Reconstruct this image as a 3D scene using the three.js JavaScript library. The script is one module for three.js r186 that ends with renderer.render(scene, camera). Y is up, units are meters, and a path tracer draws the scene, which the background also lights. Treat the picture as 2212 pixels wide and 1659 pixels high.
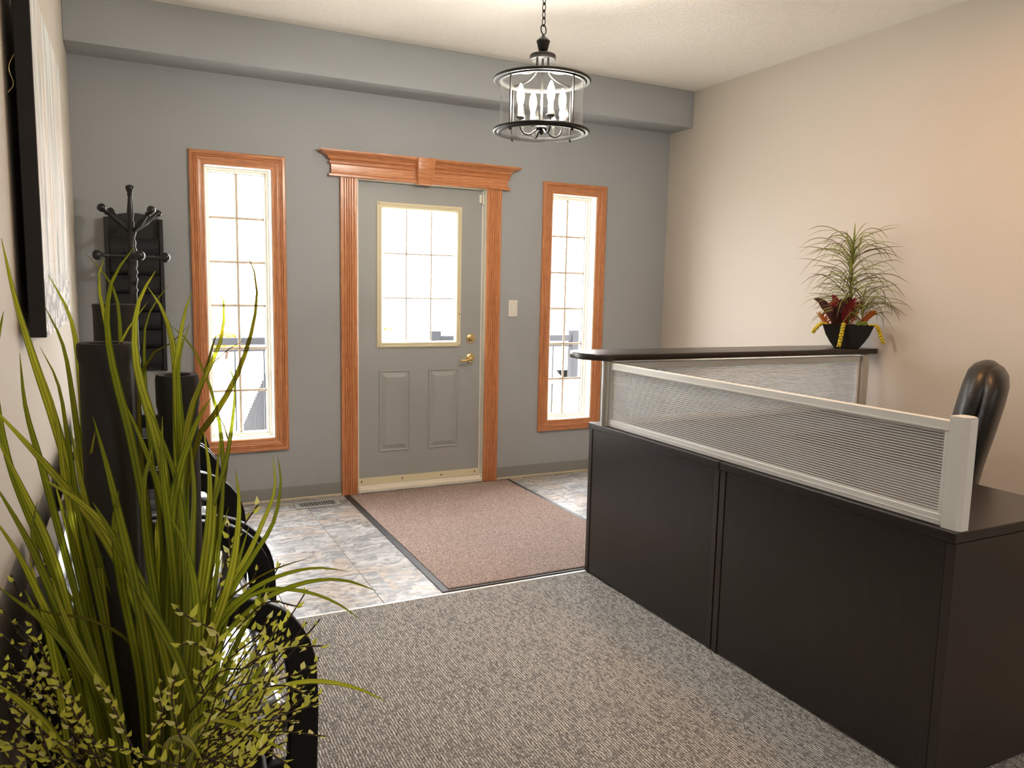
import * as THREE from 'three';
import { RoundedBoxGeometry } from 'three/addons/geometries/RoundedBoxGeometry.js';
import { mergeGeometries, toCreasedNormals } from 'three/addons/utils/BufferGeometryUtils.js';
import { RectAreaLightUniformsLib } from 'three/addons/lights/RectAreaLightUniformsLib.js';

// ---------- camera, sky, exposure ----------
const scene = new THREE.Scene();
const camera = new THREE.PerspectiveCamera(2 * Math.atan(829.5 / 1670.2) * 180 / Math.PI, 2212 / 1659, 0.05, 300);
camera.position.set(-1.2474, 1.3919, 5.0205);
camera.rotation.set(-6.9899 * Math.PI / 180, -26.5332 * Math.PI / 180, 1.2107 * Math.PI / 180, 'YXZ');
scene.background = new THREE.Color(0.97, 0.98, 1.0);          // bright overcast sky
scene.backgroundIntensity = 26;
const renderer = new THREE.WebGLRenderer({ antialias: true });
renderer.toneMapping = THREE.LinearToneMapping;
renderer.toneMappingExposure = 1.08;
renderer.shadowMap.enabled = true;
RectAreaLightUniformsLib.init();
const BULB = 1.1, PANELS = [72, 9];                                // lamp strengths
const WARM = new THREE.Color(1.0, 0.95, 0.84), WARMS = [new THREE.Color(1.0, 0.46, 0.16), new THREE.Color(1.0, 0.96, 0.9)];

// ---------- helpers ----------
let seed = 7;
function rnd() { seed |= 0; seed = seed + 0x6D2B79F5 | 0; let t = Math.imul(seed ^ seed >>> 15, 1 | seed); t = t + Math.imul(t ^ t >>> 7, 61 | t) ^ t; return ((t ^ t >>> 14) >>> 0) / 4294967296; }
const rr = (a, b) => a + (b - a) * rnd();
const V = (x, y, z) => new THREE.Vector3(x, y, z);
const taken = new Map();
function numbered(n) { const k = taken.get(n) ?? 0; taken.set(n, k + 1); return k ? n + '_' + String(k).padStart(3, '0') : n; }
function M(name, geo, mat, parent) { const m = new THREE.Mesh(geo, mat); m.name = name; parent.add(m); return m; }
function thing(name, label, category, [x, y, z] = [0, 0, 0], group, turn = 0) {
  const o = new THREE.Group(); o.name = numbered(name); o.position.set(x, y, z); o.rotation.y = turn;
  o.userData = { label, category }; if (group) o.userData.group = group; scene.add(o); return o;
}
function structure(name, label) { const o = new THREE.Group(); o.name = name; o.userData = { kind: 'structure', label, category: name.split('_')[0] }; scene.add(o); return o; }
function bx(w, h, d, x = 0, y = 0, z = 0, r = 0.003) {           // centre x, y, z
  const g = r > 0 ? new RoundedBoxGeometry(w, h, d, 2, Math.min(r, w / 2.01, h / 2.01, d / 2.01)) : new THREE.BoxGeometry(w, h, d);
  return g.translate(x, y, z);
}
const span = (x0, x1, y0, y1, z0, z1, r = 0.003) => bx(x1 - x0, y1 - y0, z1 - z0, (x0 + x1) / 2, (y0 + y1) / 2, (z0 + z1) / 2, r);
function merge(list) { return mergeGeometries(list.map((g) => { const n = g.index ? g.toNonIndexed() : g.clone(); for (const k of Object.keys(n.attributes)) if (!['position', 'normal', 'uv'].includes(k)) n.deleteAttribute(k); return n; })); }
function tube(pts, r, seg = 24, rad = 8) { return new THREE.TubeGeometry(new THREE.CatmullRomCurve3(pts), seg, r, rad, false); }
function lathe(pts, seg = 24) { return new THREE.LatheGeometry(pts.map(([r, y]) => new THREE.Vector2(r, y)), seg); }
function cyl(r0, r1, h, x, y, z, seg = 20) { return new THREE.CylinderGeometry(r0, r1, h, seg).translate(x, y, z); }
// uv in metres by the dominant axis of each face; su, sv metres per texture repeat; grain: axis the texture's u follows
function uvBox(geo, su = 1, sv = su, grain = 'x', du = 0, dv = 0) {
  const g = geo.index ? geo.toNonIndexed() : geo, p = g.attributes.position, uv = new Float32Array(p.count * 2), a = V(), b = V(), c = V();
  const gi = 'xyz'.indexOf(grain);
  for (let i = 0; i < p.count; i += 3) {
    a.fromBufferAttribute(p, i); b.fromBufferAttribute(p, i + 1); c.fromBufferAttribute(p, i + 2);
    const n = b.clone().sub(a).cross(c.clone().sub(a)), l = [Math.abs(n.x), Math.abs(n.y), Math.abs(n.z)], k = l.indexOf(Math.max(...l));
    let ax = [0, 1, 2].filter((q) => q !== k); if (ax.includes(gi)) ax = [gi, ax.find((q) => q !== gi)];
    [a, b, c].forEach((v, j) => { const q = v.toArray(); uv[(i + j) * 2] = q[ax[0]] / su + du; uv[(i + j) * 2 + 1] = q[ax[1]] / sv + dv; });
  }
  g.setAttribute('uv', new THREE.BufferAttribute(uv, 2)); return g;
}
// a straight moulding from p to q; profile points are [across, out]; mitre 1 trims both ends by the across distance
function moulding(p, q, inward, out, profile, mitre = 0, su = 1, sv = 0.22, off = rnd()) {
  const along = q.clone().sub(p), L = along.length(); along.normalize();
  const pos = [], uv = []; let arc = 0; const A = [], B = [], S = [];
  profile.forEach(([a, b], i) => {
    if (i) arc += Math.hypot(a - profile[i - 1][0], b - profile[i - 1][1]);
    const base = inward.clone().multiplyScalar(a).addScaledVector(out, b);
    A.push(p.clone().add(base).addScaledVector(along, mitre * a)); B.push(q.clone().add(base).addScaledVector(along, -mitre * a)); S.push(arc);
  });
  const push = (v, s) => { pos.push(v.x, v.y, v.z); uv.push(v.clone().sub(p).dot(along) / su + off, s / sv + off); };
  for (let i = 0; i + 1 < A.length; i++) for (const [v, s] of [[A[i], S[i]], [B[i], S[i]], [B[i + 1], S[i + 1]], [A[i], S[i]], [B[i + 1], S[i + 1]], [A[i + 1], S[i + 1]]]) push(v, s);
  for (const E of [A, B]) for (let i = 1; i + 1 < E.length; i++) { push(E[0], S[0]); push(E[i], S[i]); push(E[i + 1], S[i + 1]); }
  const g = new THREE.BufferGeometry(); g.setAttribute('position', new THREE.Float32BufferAttribute(pos, 3)); g.setAttribute('uv', new THREE.Float32BufferAttribute(uv, 2));
  return toCreasedNormals(g, 0.35);
}
function flatShape(pts, depth, bevel = 0, seg = 2) {              // outline in x, y, thickness along z, centred
  const s = new THREE.Shape(pts.map(([x, y]) => new THREE.Vector2(x, y)));
  const g = new THREE.ExtrudeGeometry(s, { depth: depth - 2 * bevel, bevelEnabled: bevel > 0, bevelSize: bevel, bevelThickness: bevel, bevelOffset: -bevel, bevelSegments: seg, curveSegments: 12 });
  return g.translate(0, 0, -depth / 2 + bevel);
}
function band(pts, width, depth, bevel) {                          // a bent flat strip along a smooth path in x, y
  const c = new THREE.CatmullRomCurve3(pts.map(([x, y]) => V(x, y, 0)), false, 'centripetal'), n = 60, l = [], r = [];
  for (let i = 0; i <= n; i++) { const p = c.getPointAt(i / n), t = c.getTangentAt(i / n); l.push([p.x - t.y * width / 2, p.y + t.x * width / 2]); r.push([p.x + t.y * width / 2, p.y - t.x * width / 2]); }
  return flatShape([...l, ...r.reverse()], depth, bevel);
}
function ribbon(pts, width, { seg = 16, fold = 0.25, face = V(0.4, 0, 1), tip = 0.08, base = 0.6 } = {}) {   // a grass blade: tip first
  const c = new THREE.CatmullRomCurve3(pts, false, 'centripetal'), pos = [], uv = [], idx = [];
  for (let i = 0; i <= seg; i++) {
    const k = i / seg, p = c.getPointAt(k), t = c.getTangentAt(k), s = t.clone().cross(face).normalize(), n = s.clone().cross(t).normalize();
    const w = width * Math.min(1, tip + Math.pow(k * 3.2, 0.75)) * (1 - (1 - base) * Math.pow(k, 3)) / 2;
    for (const [a, u] of [[-1, 0], [0, 0.5], [1, 1]]) { const v = p.clone().addScaledVector(s, a * w).addScaledVector(n, a ? w * fold : 0); pos.push(v.x, v.y, v.z); uv.push(u, k * 3); }
    if (i) { const o = (i - 1) * 3; for (const j of [0, 1]) idx.push(o + j, o + j + 1, o + 3 + j, o + j + 1, o + 4 + j, o + 3 + j); }
  }
  const g = new THREE.BufferGeometry(); g.setAttribute('position', new THREE.Float32BufferAttribute(pos, 3)); g.setAttribute('uv', new THREE.Float32BufferAttribute(uv, 2)); g.setIndex(idx); g.computeVertexNormals(); return g;
}

// ---------- textures ----------
function grid(n, s) { const a = new Float32Array(n * n); let q = s * 7919 + 13; for (let i = 0; i < a.length; i++) { q = (Math.imul(q, 1664525) + 1013904223) >>> 0; a[i] = q / 4294967296; } return a; }
const grids = new Map();
function vnoise(x, y, n, s) {                                       // value noise, period n
  const key = n + '_' + s; if (!grids.has(key)) grids.set(key, grid(n, s)); const a = grids.get(key);
  const xi = Math.floor(x), yi = Math.floor(y), fx = x - xi, fy = y - yi, u = fx * fx * (3 - 2 * fx), v = fy * fy * (3 - 2 * fy), w = (i, j) => a[((j % n) + n) % n * n + ((i % n) + n) % n];
  return (w(xi, yi) * (1 - u) + w(xi + 1, yi) * u) * (1 - v) + (w(xi, yi + 1) * (1 - u) + w(xi + 1, yi + 1) * u) * v;
}
function fbm(x, y, n, s, oct = 4) { let t = 0, a = 0.5, m = 0; for (let o = 0; o < oct; o++) { t += a * vnoise(x * (1 << o), y * (1 << o), n << o, s + o); m += a; a *= 0.5; } return t / m; }
function tex(w, h, f, srgb = true) {
  const d = new Uint8Array(w * h * 4);
  for (let j = 0; j < h; j++) for (let i = 0; i < w; i++) { const c = f(i / w, j / h, i, j), o = (j * w + i) * 4; for (let k = 0; k < 3; k++) d[o + k] = Math.max(0, Math.min(255, c.length ? c[k] : c * 255)); d[o + 3] = 255; }
  const t = new THREE.DataTexture(d, w, h); t.wrapS = t.wrapT = THREE.RepeatWrapping; t.magFilter = THREE.LinearFilter; t.minFilter = THREE.LinearMipmapLinearFilter; t.generateMipmaps = true;
  if (srgb) t.colorSpace = THREE.SRGBColorSpace; t.needsUpdate = true; return t;
}
const mix = (a, b, k) => a.map((v, i) => v + (b[i] - v) * k), sm = (a, b, x) => { const t = Math.max(0, Math.min(1, (x - a) / (b - a))); return t * t * (3 - 2 * t); };
const paintBump = tex(512, 512, (u, v) => fbm(u * 48, v * 48, 48, 1, 3), false);
const stippleBump = tex(1024, 1024, (u, v) => { const w = fbm(u * 14, v * 14, 14, 3, 3); return 0.75 * sm(0.42, 0.62, fbm(u * 60 + w * 2, v * 60, 60, 5, 3)) + 0.25 * fbm(u * 200, v * 200, 200, 8, 2); }, false);
const oakMap = tex(1024, 512, (u, v) => {
  const warp = fbm(u * 3, v * 6, 6, 11, 3) * 1.4, ring = Math.abs(((v * 9 + warp * 1.6 + fbm(u * 2, v * 2, 2, 14, 2) * 2) % 1) - 0.5) * 2;
  const pore = sm(0.6, 0.78, fbm(u * 14, v * 230, 230, 17, 2)), fine = fbm(u * 16, v * 120, 120, 21, 2);
  let c = mix([194, 126, 80], [216, 150, 100], fine); c = mix(c, [164, 96, 56], sm(0.35, 0.95, ring) * 0.38); return mix(c, [122, 68, 40], pore * 0.7);
});
const oakBump = tex(512, 512, (u, v) => 1 - sm(0.6, 0.82, fbm(u * 10, v * 160, 160, 17, 2)), false);
const carpetParts = (u, v) => {                                      // loop pile in ribs 9 mm apart: a pale yarn that comes and goes, flecks between
  const x = u * 56 + (fbm(u * 56, v * 36, 56, 31, 2) - 0.5) * 0.5, i = Math.floor(x), f = x - i - 0.5, on = vnoise(i + 0.001, v * 28, 56, 33) * 0.6 + vnoise(i + 0.001, v * 56, 112, 34) * 0.4;
  return [(1 - sm(0.1, 0.22, Math.abs(f))) * sm(0.36, 0.52, on), vnoise(u * 200, v * 150, 200, 36), vnoise(u * 340, v * 280, 340, 37), sm(0.3, 0.5, Math.abs(f))];
};
const carpetMap = tex(1024, 1024, (u, v) => {
  const [yarn, a, n, gap] = carpetParts(u, v); let c = mix([78, 76, 74], [172, 168, 162], sm(0.15, 0.8, a * 0.6 + n * 0.4)); c = mix(c, [66, 64, 63], gap * 0.35 * n * 2);
  return mix(c, [234, 229, 220], yarn * (0.65 + 0.35 * n));
});
const carpetBump = tex(1024, 1024, (u, v) => { const [yarn, a, n] = carpetParts(u, v); return Math.max(yarn, 0.15 + 0.5 * a * n + 0.2 * a); }, false);
const matMap = tex(512, 512, (u, v) => { const n = vnoise(u * 200, v * 200, 200, 41), f = vnoise(u * 256, v * 256, 256, 43); return mix(mix([88, 76, 71], [210, 187, 176], sm(0.1, 0.9, n * 0.6 + f * 0.4)), [158, 134, 124], 0.25); });
const matBump = tex(512, 512, (u, v) => vnoise(u * 200, v * 200, 200, 46), false);
const slateMap = tex(1024, 1024, (u, v) => {
  const wx = fbm(u * 8, v * 8, 8, 51, 4) * 5, wy = fbm(u * 8, v * 8, 8, 56, 4) * 3, a = fbm(u * 12 + wx, v * 34 + wy, 204, 61, 4), b = fbm(u * 4 + wy * 0.7, v * 10 + wx * 0.6, 40, 66, 4), e = fbm(u * 40 + wx * 2.4, v * 90 + wy * 4, 360, 68, 3);
  let c = mix([126, 127, 129], [186, 186, 185], sm(0.28, 0.72, a)); c = mix(c, [176, 154, 132], sm(0.5, 0.66, b) * 0.55); c = mix(c, [100, 100, 104], sm(0.55, 0.68, fbm(u * 20 + wx * 2, v * 44 + wy * 2, 440, 71, 3)) * 0.5);
  return mix(c, [214, 211, 206], sm(0.55, 0.72, e) * 0.45);
});
const slateBump = tex(512, 512, (u, v) => fbm(u * 20 + fbm(u * 4, v * 4, 4, 51, 3) * 6, v * 34, 340, 75, 4), false);
const leatherBump = tex(512, 512, (u, v) => { const a = fbm(u * 40 + fbm(u * 20, v * 20, 20, 81, 2) * 2, v * 40, 80, 83, 2); return sm(0.3, 0.6, a); }, false);
const laminateMap = tex(512, 512, (u, v) => mix([34, 28, 25], [43, 36, 32], fbm(u * 6, v * 90, 90, 91, 3)));
const bladeMap = tex(64, 64, (u, v) => { const s = fbm(u * 14, v * 1, 14, 95, 2), e = Math.abs(u - 0.5) * 2; let c = mix([160, 166, 36], [212, 208, 70], s); c = mix(c, [92, 108, 26], sm(0.5, 1, e) * 0.8); return mix(c, [84, 104, 26], (1 - sm(0.0, 0.16, e)) * 0.65); });
const paintingMap = tex(512, 512, (u, v) => {                       // v up
  const st = fbm(u * 40 + fbm(u * 6, v * 6, 6, 101, 2) * 1.2, v * 4, 40, 103, 4), br = fbm(u * 10, v * 60, 60, 106, 3);
  let c = mix([176, 176, 172], [226, 226, 224], sm(0.3, 0.7, st)); c = mix(c, [202, 184, 168], sm(0.5, 0.75, fbm(u * 12, v * 3, 12, 109, 3)) * 0.6);
  const low = 1 - sm(0.32, 0.62, v), line = sm(0.62, 0.72, fbm(u * 34 + 0.5, v * 2, 34, 112, 2)); c = mix(c, [70, 66, 66], line * low * 0.85);
  const moss = 1 - sm(0.16, 0.25, v + 0.06 * br); c = mix(c, mix([92, 88, 90], [232, 230, 230], sm(0.4, 0.62, fbm(u * 40, v * 40, 40, 115, 3))), moss); return mix(c, [184, 200, 206], sm(0.75, 1, v) * 0.35 * br);
});
const paintingBump = tex(512, 512, (u, v) => (v < 0.22 ? fbm(u * 40, v * 40, 40, 115, 3) : fbm(u * 60, v * 6, 60, 118, 3)), false);
const brushed = tex(256, 256, (u, v) => fbm(u * 2, v * 120, 120, 121, 2), false);

// ---------- materials ----------
const mats = {};
function mat(name, o) { const P = o.physical; delete o.physical; const m = P ? new THREE.MeshPhysicalMaterial(o) : new THREE.MeshStandardMaterial(o); m.name = name; mats[name] = m; return m; }
const C = (hex) => new THREE.Color(hex);
const sidePaint = mat('beige wall paint', { color: C('#c0b7ab'), roughness: 0.7, bumpMap: paintBump, bumpScale: 0.0002 });
const wallPaint = mat('wall paint', { color: C('#a3a7aa'), roughness: 0.7, bumpMap: paintBump, bumpScale: 0.0002 });
const ceilingPaint = mat('ceiling stipple', { color: C('#f4efe6'), roughness: 0.95, bumpMap: stippleBump, bumpScale: 0.0016 });
const oak = mat('oak', { map: oakMap, bumpMap: oakBump, bumpScale: 0.0003, roughness: 0.35, physical: true, clearcoat: 0.35, clearcoatRoughness: 0.22 });
const cream = mat('cream vinyl', { color: C('#efeadc'), roughness: 0.4 });
const creamFrame = mat('cream door frame', { color: C('#e0d7b8'), roughness: 0.45 });
const whitePaint = mat('white trim', { color: C('#e9e7e0'), roughness: 0.45 });
const grilleTan = mat('tan grille', { color: C('#a3917a'), roughness: 0.5 });
const glass = mat('window glass', { physical: true, color: C('#ffffff'), transmission: 1, roughness: 0.0, thickness: 0, ior: 1.5 });
const gasket = mat('black gasket', { color: C('#2b2a2a'), roughness: 0.7 });
const doorPaint = mat('door paint', { color: C('#a2a6a6'), roughness: 0.5, bumpMap: paintBump, bumpScale: 0.0003 });
const brass = mat('brass', { color: C('#ead29a'), metalness: 1, roughness: 0.2 });
const rubberBase = mat('rubber cove base', { color: C('#8c8d8b'), roughness: 0.6 });
const beige = mat('beige trim', { color: C('#cbbfa8'), roughness: 0.6 });
const carpet = mat('carpet loops', { map: carpetMap, bumpMap: carpetBump, bumpScale: 0.003, roughness: 0.97 });
const matPile = mat('entrance mat pile', { map: matMap, bumpMap: matBump, bumpScale: 0.003, roughness: 1 });
const rubber = mat('black rubber', { color: C('#2c2b2b'), roughness: 0.5 });
const slate = mat('slate vinyl', { map: slateMap, bumpMap: slateBump, bumpScale: 0.001, roughness: 0.4 });
const subfloor = mat('grout', { color: C('#8f8b86'), roughness: 0.9 });
const aluminium = mat('brushed aluminium', { color: C('#c9c8c3'), metalness: 0.75, roughness: 0.38 });
const aluminiumPale = mat('pale powder coat', { color: C('#e2e2df'), metalness: 0.1, roughness: 0.42 });
const ventGrey = mat('grey register', { color: C('#a9adab'), metalness: 0.1, roughness: 0.45 });
const galvanised = mat('galvanised duct', { color: C('#85888a'), metalness: 0.3, roughness: 0.6 });
const holeShade = mat('painted hole shade', { color: C('#1c1a18'), roughness: 0.6 });  // shade inside the screw holes, put in as dark colour
const espresso = mat('espresso laminate', { map: laminateMap, roughness: 0.3 });
const espressoEdge = mat('espresso edge band', { color: C('#2e2622'), roughness: 0.33 });
const blackFrame = mat('black satin frame', { physical: true, color: C('#060606'), roughness: 0.45, specularIntensity: 0.6 });
const blackVinyl = mat('black glossy vinyl', { physical: true, color: C('#2b2c2f'), roughness: 0.28, bumpMap: leatherBump, bumpScale: 0.0002, clearcoat: 0.9, clearcoatRoughness: 0.22 });
const leather = mat('black leather', { color: C('#120f0e'), roughness: 0.33, bumpMap: leatherBump, bumpScale: 0.0004 });
const blackWood = mat('black turned wood', { color: C('#121111'), roughness: 0.28 });
const rackBlack = mat('black rack', { color: C('#1d1d20'), roughness: 0.5 });
const iron = mat('black iron', { color: C('#191715'), roughness: 0.45, metalness: 0.4 });
const drumGlass = mat('clear drum glass', { physical: true, color: C('#ffffff'), transmission: 1, roughness: 0.02, thickness: 0, ior: 1.5 });
const sleeve = mat('candle sleeve', { color: C('#d8d2c2'), roughness: 0.5 });
const bulbGlow = mat('lit bulb', { color: C('#fff4e0'), emissive: new THREE.Color(1, 0.9, 0.72), emissiveIntensity: 9, roughness: 0.4 });
const tubeBlack = mat('matt black ceramic', { color: C('#262423'), roughness: 0.8 });
const potBlack = mat('black pot', { color: C('#141413'), roughness: 0.55 });
const soil = mat('moss', { color: C('#3a3a1c'), roughness: 1 });
const leafy = (name, hex, tr = 0.4, map = null) => mat(name, { physical: true, color: C(hex), map, roughness: 0.9, transmission: tr, thickness: 0, ior: 1.4, specularIntensity: 0.5 });
const bladeMats = [leafy('bright grass', '#ffffff', 0.62, bladeMap), leafy('green grass', '#c2cca8', 0.55, bladeMap), leafy('dark grass', '#8f8468', 0.35, bladeMap)];
const leafMats = [leafy('lime leaf', '#e2e45c', 0.5), leafy('pale lime leaf', '#f2f09c', 0.5), leafy('olive leaf', '#c2c65a', 0.45)];
const twig = mat('twig', { color: C('#3a2c20'), roughness: 0.8 });
const canvasPaint = mat('painted canvas', { map: paintingMap, bumpMap: paintingBump, bumpScale: 0.003, roughness: 0.55 });
const canvasSide = mat('black canvas edge', { color: C('#100f10'), roughness: 0.6 });
const switchWhite = mat('white plastic', { color: C('#e4e1d8'), roughness: 0.4 });

// ---------- the room ----------
const XL = -1.49, XR = 2.59, HC = 2.877, HB = 2.614, BD = 0.267, ZR = 8.0, T = 0.17;
const wallFront = structure('wall_front', 'grey painted wall around the entrance door and the two narrow windows');
{
  const s = new THREE.Shape([[XL - T, -0.1], [XR + T, -0.1], [XR + T, HC + 0.12], [XL - T, HC + 0.12]].map((p) => new THREE.Vector2(...p)));
  for (const [x0, x1, y0, y1] of [[-0.815, -0.407, 0.407, 2.1], [1.544, 1.943, 0.407, 2.1], [0.1, 1.05, 0, 2.095]]) s.holes.push(new THREE.Path([[x0, y0], [x0, y1], [x1, y1], [x1, y0]].map((p) => new THREE.Vector2(...p))));
  M('plaster', uvBox(new THREE.ExtrudeGeometry(s, { depth: T, bevelEnabled: false }).translate(0, 0, -T), 0.6), wallPaint, wallFront);
}
const beam = structure('wall_bulkhead', 'boxed grey bulkhead running along the top of the entrance wall');
M('plaster', uvBox(span(XL, XR, HB, HC, 0, BD, 0.004), 0.6), wallPaint, beam);
const wallLeft = structure('wall_left', 'pale painted side wall behind the waiting chairs');
M('plaster', uvBox(span(XL - T, XL, -0.1, HC + 0.12, 0, ZR + T, 0), 0.6), sidePaint, wallLeft);
const wallRight = structure('wall_right', 'beige painted side wall behind the reception desk');
M('plaster', uvBox(span(XR, XR + T, -0.1, HC + 0.12, 0, ZR + T, 0), 0.6), sidePaint, wallRight);
const wallRear = structure('wall_rear', 'painted wall closing the room opposite the entrance');
M('plaster', uvBox(span(XL, XR, -0.1, HC + 0.12, ZR, ZR + T, 0), 0.6), sidePaint, wallRear);
const ceiling = structure('ceiling', 'cream stippled ceiling');
M('stipple', uvBox(span(XL, XR, HC, HC + 0.12, 0, ZR, 0), 0.9), ceilingPaint, ceiling);
for (const [name, geos] of [
  ['baseboard_front', [[span(XL, 0, 0.012, 0.09, 0, 0.006, 0.002), span(XL, 0, 0, 0.014, 0, 0.014, 0.003)], [span(1.1414, XR, 0.012, 0.09, 0, 0.006, 0.002), span(1.1414, XR, 0, 0.014, 0, 0.014, 0.003)]]],
  ['baseboard_left', [[span(XL, XL + 0.006, 0.012, 0.09, 0.014, ZR, 0.002), span(XL, XL + 0.014, 0, 0.014, 0.014, ZR, 0.003)]]],
  ['baseboard_right', [[span(XR - 0.006, XR, 0.012, 0.09, 0.014, ZR, 0.002), span(XR - 0.014, XR, 0, 0.014, 0.014, ZR, 0.003)]]],
]) {
  const o = structure(name, 'grey rubber wall base with a thin beige strip at the floor');
  for (const [a, b] of geos) { M('cove_base', a, rubberBase, o); M('shoe_strip', b, beige, o); }
}

// floor: vinyl slate tiles by the door, loop carpet in the rest of the room
const floor = structure('floor', 'grey slate look tiles by the door and speckled grey brown loop carpet');
const DUCT = [-0.309, -0.085, 0.118, 0.212];                       // hole for the floor register
const holed = (x0, x1, z0, z1, y0, y1, hole) => {                  // a slab with a rectangular hole
  const s = new THREE.Shape([[x0, -z0], [x1, -z0], [x1, -z1], [x0, -z1]].map((q) => new THREE.Vector2(...q)));
  s.holes.push(new THREE.Path([[hole[0], -hole[2]], [hole[0], -hole[3]], [hole[1], -hole[3]], [hole[1], -hole[2]]].map((q) => new THREE.Vector2(...q))));
  return new THREE.ExtrudeGeometry(s, { depth: y1 - y0, bevelEnabled: false }).rotateX(-Math.PI / 2).translate(0, y0, 0);
};
M('subfloor', holed(XL, XR, 0, ZR, -0.12, -0.006, DUCT), subfloor, floor);
M('carpet', uvBox(span(XL, XR, -0.006, 0.003, 1.867, ZR, 0), 0.52, 0.52, 'x'), carpet, floor);
M('edge_strip', span(XL, XR, -0.006, 0.005, 1.853, 1.868, 0.002), aluminiumPale, floor).userData.label = 'pale metal strip between tiles and carpet';
{
  const xs = [XL, ...Array.from({ length: 10 }, (_, k) => -0.27 + 0.406 * (k - 3)).filter((x) => x > XL + 0.02 && x < XR - 0.02), XR], zs = [0, 0.24, 0.645, 1.05, 1.455, 1.853];
  const tileAt = (x0, x1, z0, z1) => { const h = [Math.max(x0, DUCT[0]), Math.min(x1, DUCT[1]), DUCT[2], DUCT[3]]; if (z0 > DUCT[2] || h[0] >= h[1]) return span(x0, x1, -0.006, 0, z0, z1, 0.0012);
    return merge([span(x0, x1, -0.006, 0, z0, h[2], 0), span(x0, x1, -0.006, 0, h[3], z1, 0), ...(x0 < h[0] ? [span(x0, h[0], -0.006, 0, h[2], h[3], 0)] : []), ...(h[1] < x1 ? [span(h[1], x1, -0.006, 0, h[2], h[3], 0)] : [])]); };
  for (let i = 0; i + 1 < xs.length; i++) for (let j = 0; j + 1 < zs.length; j++) M('tile', uvBox(tileAt(xs[i] + 0.0012, xs[i + 1] - 0.0012, zs[j] + 0.0012, zs[j + 1] - 0.0012), 1.1, 1.1, 'x', rnd(), rnd()), slate, floor);
}

// ---------- windows ----------
const ring = (x0, x1, y0, y1, t, z0, z1, r = 0.002) => merge([span(x0, x0 + t, y0, y1, z0, z1, r), span(x1 - t, x1, y0, y1, z0, z1, r), span(x0 + t, x1 - t, y0, y0 + t, z0, z1, r), span(x0 + t, x1 - t, y1 - t, y1, z0, z1, r)]);
const casingProfile = [[0, 0], [0, 0.016], [0.004, 0.02], [0.019, 0.022], [0.0235, 0.0165], [0.027, 0.0205], [0.031, 0.0205], [0.0345, 0.0155], [0.038, 0.019], [0.042, 0.019], [0.0455, 0.0145], [0.051, 0.015], [0.066, 0.011], [0.078, 0.0115], [0.082, 0.008], [0.082, 0]];
const OUT = V(0, 0, 1);
function windowUnit(name, x0, x1, label) {
  const o = structure(name, label), y0 = 0.338, y1 = 2.168;
  for (const [p, q, n] of [[V(x0, y0, 0), V(x0, y1, 0), V(1, 0, 0)], [V(x1, y0, 0), V(x1, y1, 0), V(-1, 0, 0)], [V(x0, y1, 0), V(x1, y1, 0), V(0, -1, 0)], [V(x0, y0, 0), V(x1, y0, 0), V(0, 1, 0)]]) M('oak_casing', moulding(p, q, n, OUT, casingProfile, 1), oak, o);
  const a0 = x0 + 0.079, a1 = x1 - 0.079, b0 = y0 + 0.076, b1 = y1 - 0.074;
  M('jamb_liner', ring(a0, a1, b0, b1, 0.009, -0.165, 0.006), whitePaint, o);
  M('window_frame', ring(a0 + 0.009, a1 - 0.009, b0 + 0.009, b1 - 0.009, 0.012, -0.15, -0.07), cream, o);
  const s = M('sash', ring(a0 + 0.021, a1 - 0.021, b0 + 0.021, b1 - 0.021, 0.014, -0.14, -0.085), cream, o);
  const g0 = a0 + 0.035, g1 = a1 - 0.035, h0 = b0 + 0.035, h1 = b1 - 0.035;
  M('gasket', ring(g0 - 0.001, g1 + 0.001, h0 - 0.001, h1 + 0.001, 0.0035, -0.112, -0.098, 0), gasket, s);
  const cols = 2, rows = 6, cw = (g1 - g0) / cols, rh = (h1 - h0) / rows;
  M('grille_bar', span((g0 + g1) / 2 - 0.0078, (g0 + g1) / 2 + 0.0078, h0, h1, -0.109, -0.101, 0.002), grilleTan, s);
  for (let k = 1; k < rows; k++) M('grille_bar', span(g0, g1, h0 + k * rh - 0.0078, h0 + k * rh + 0.0078, -0.1085, -0.1015, 0.002), grilleTan, s);
  for (let i = 0; i < cols; i++) for (let j = 0; j < rows; j++) M('pane', new THREE.PlaneGeometry(cw, rh).translate(g0 + (i + 0.5) * cw, h0 + (j + 0.5) * rh, -0.097), glass, s);
}
windowUnit('window_1', -0.8914, -0.3398, 'tall narrow oak trimmed window beside the coat rack, railing outside');
windowUnit('window_2', 1.4755, 2.0166, 'tall narrow oak trimmed window behind the end of the reception desk');

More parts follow.
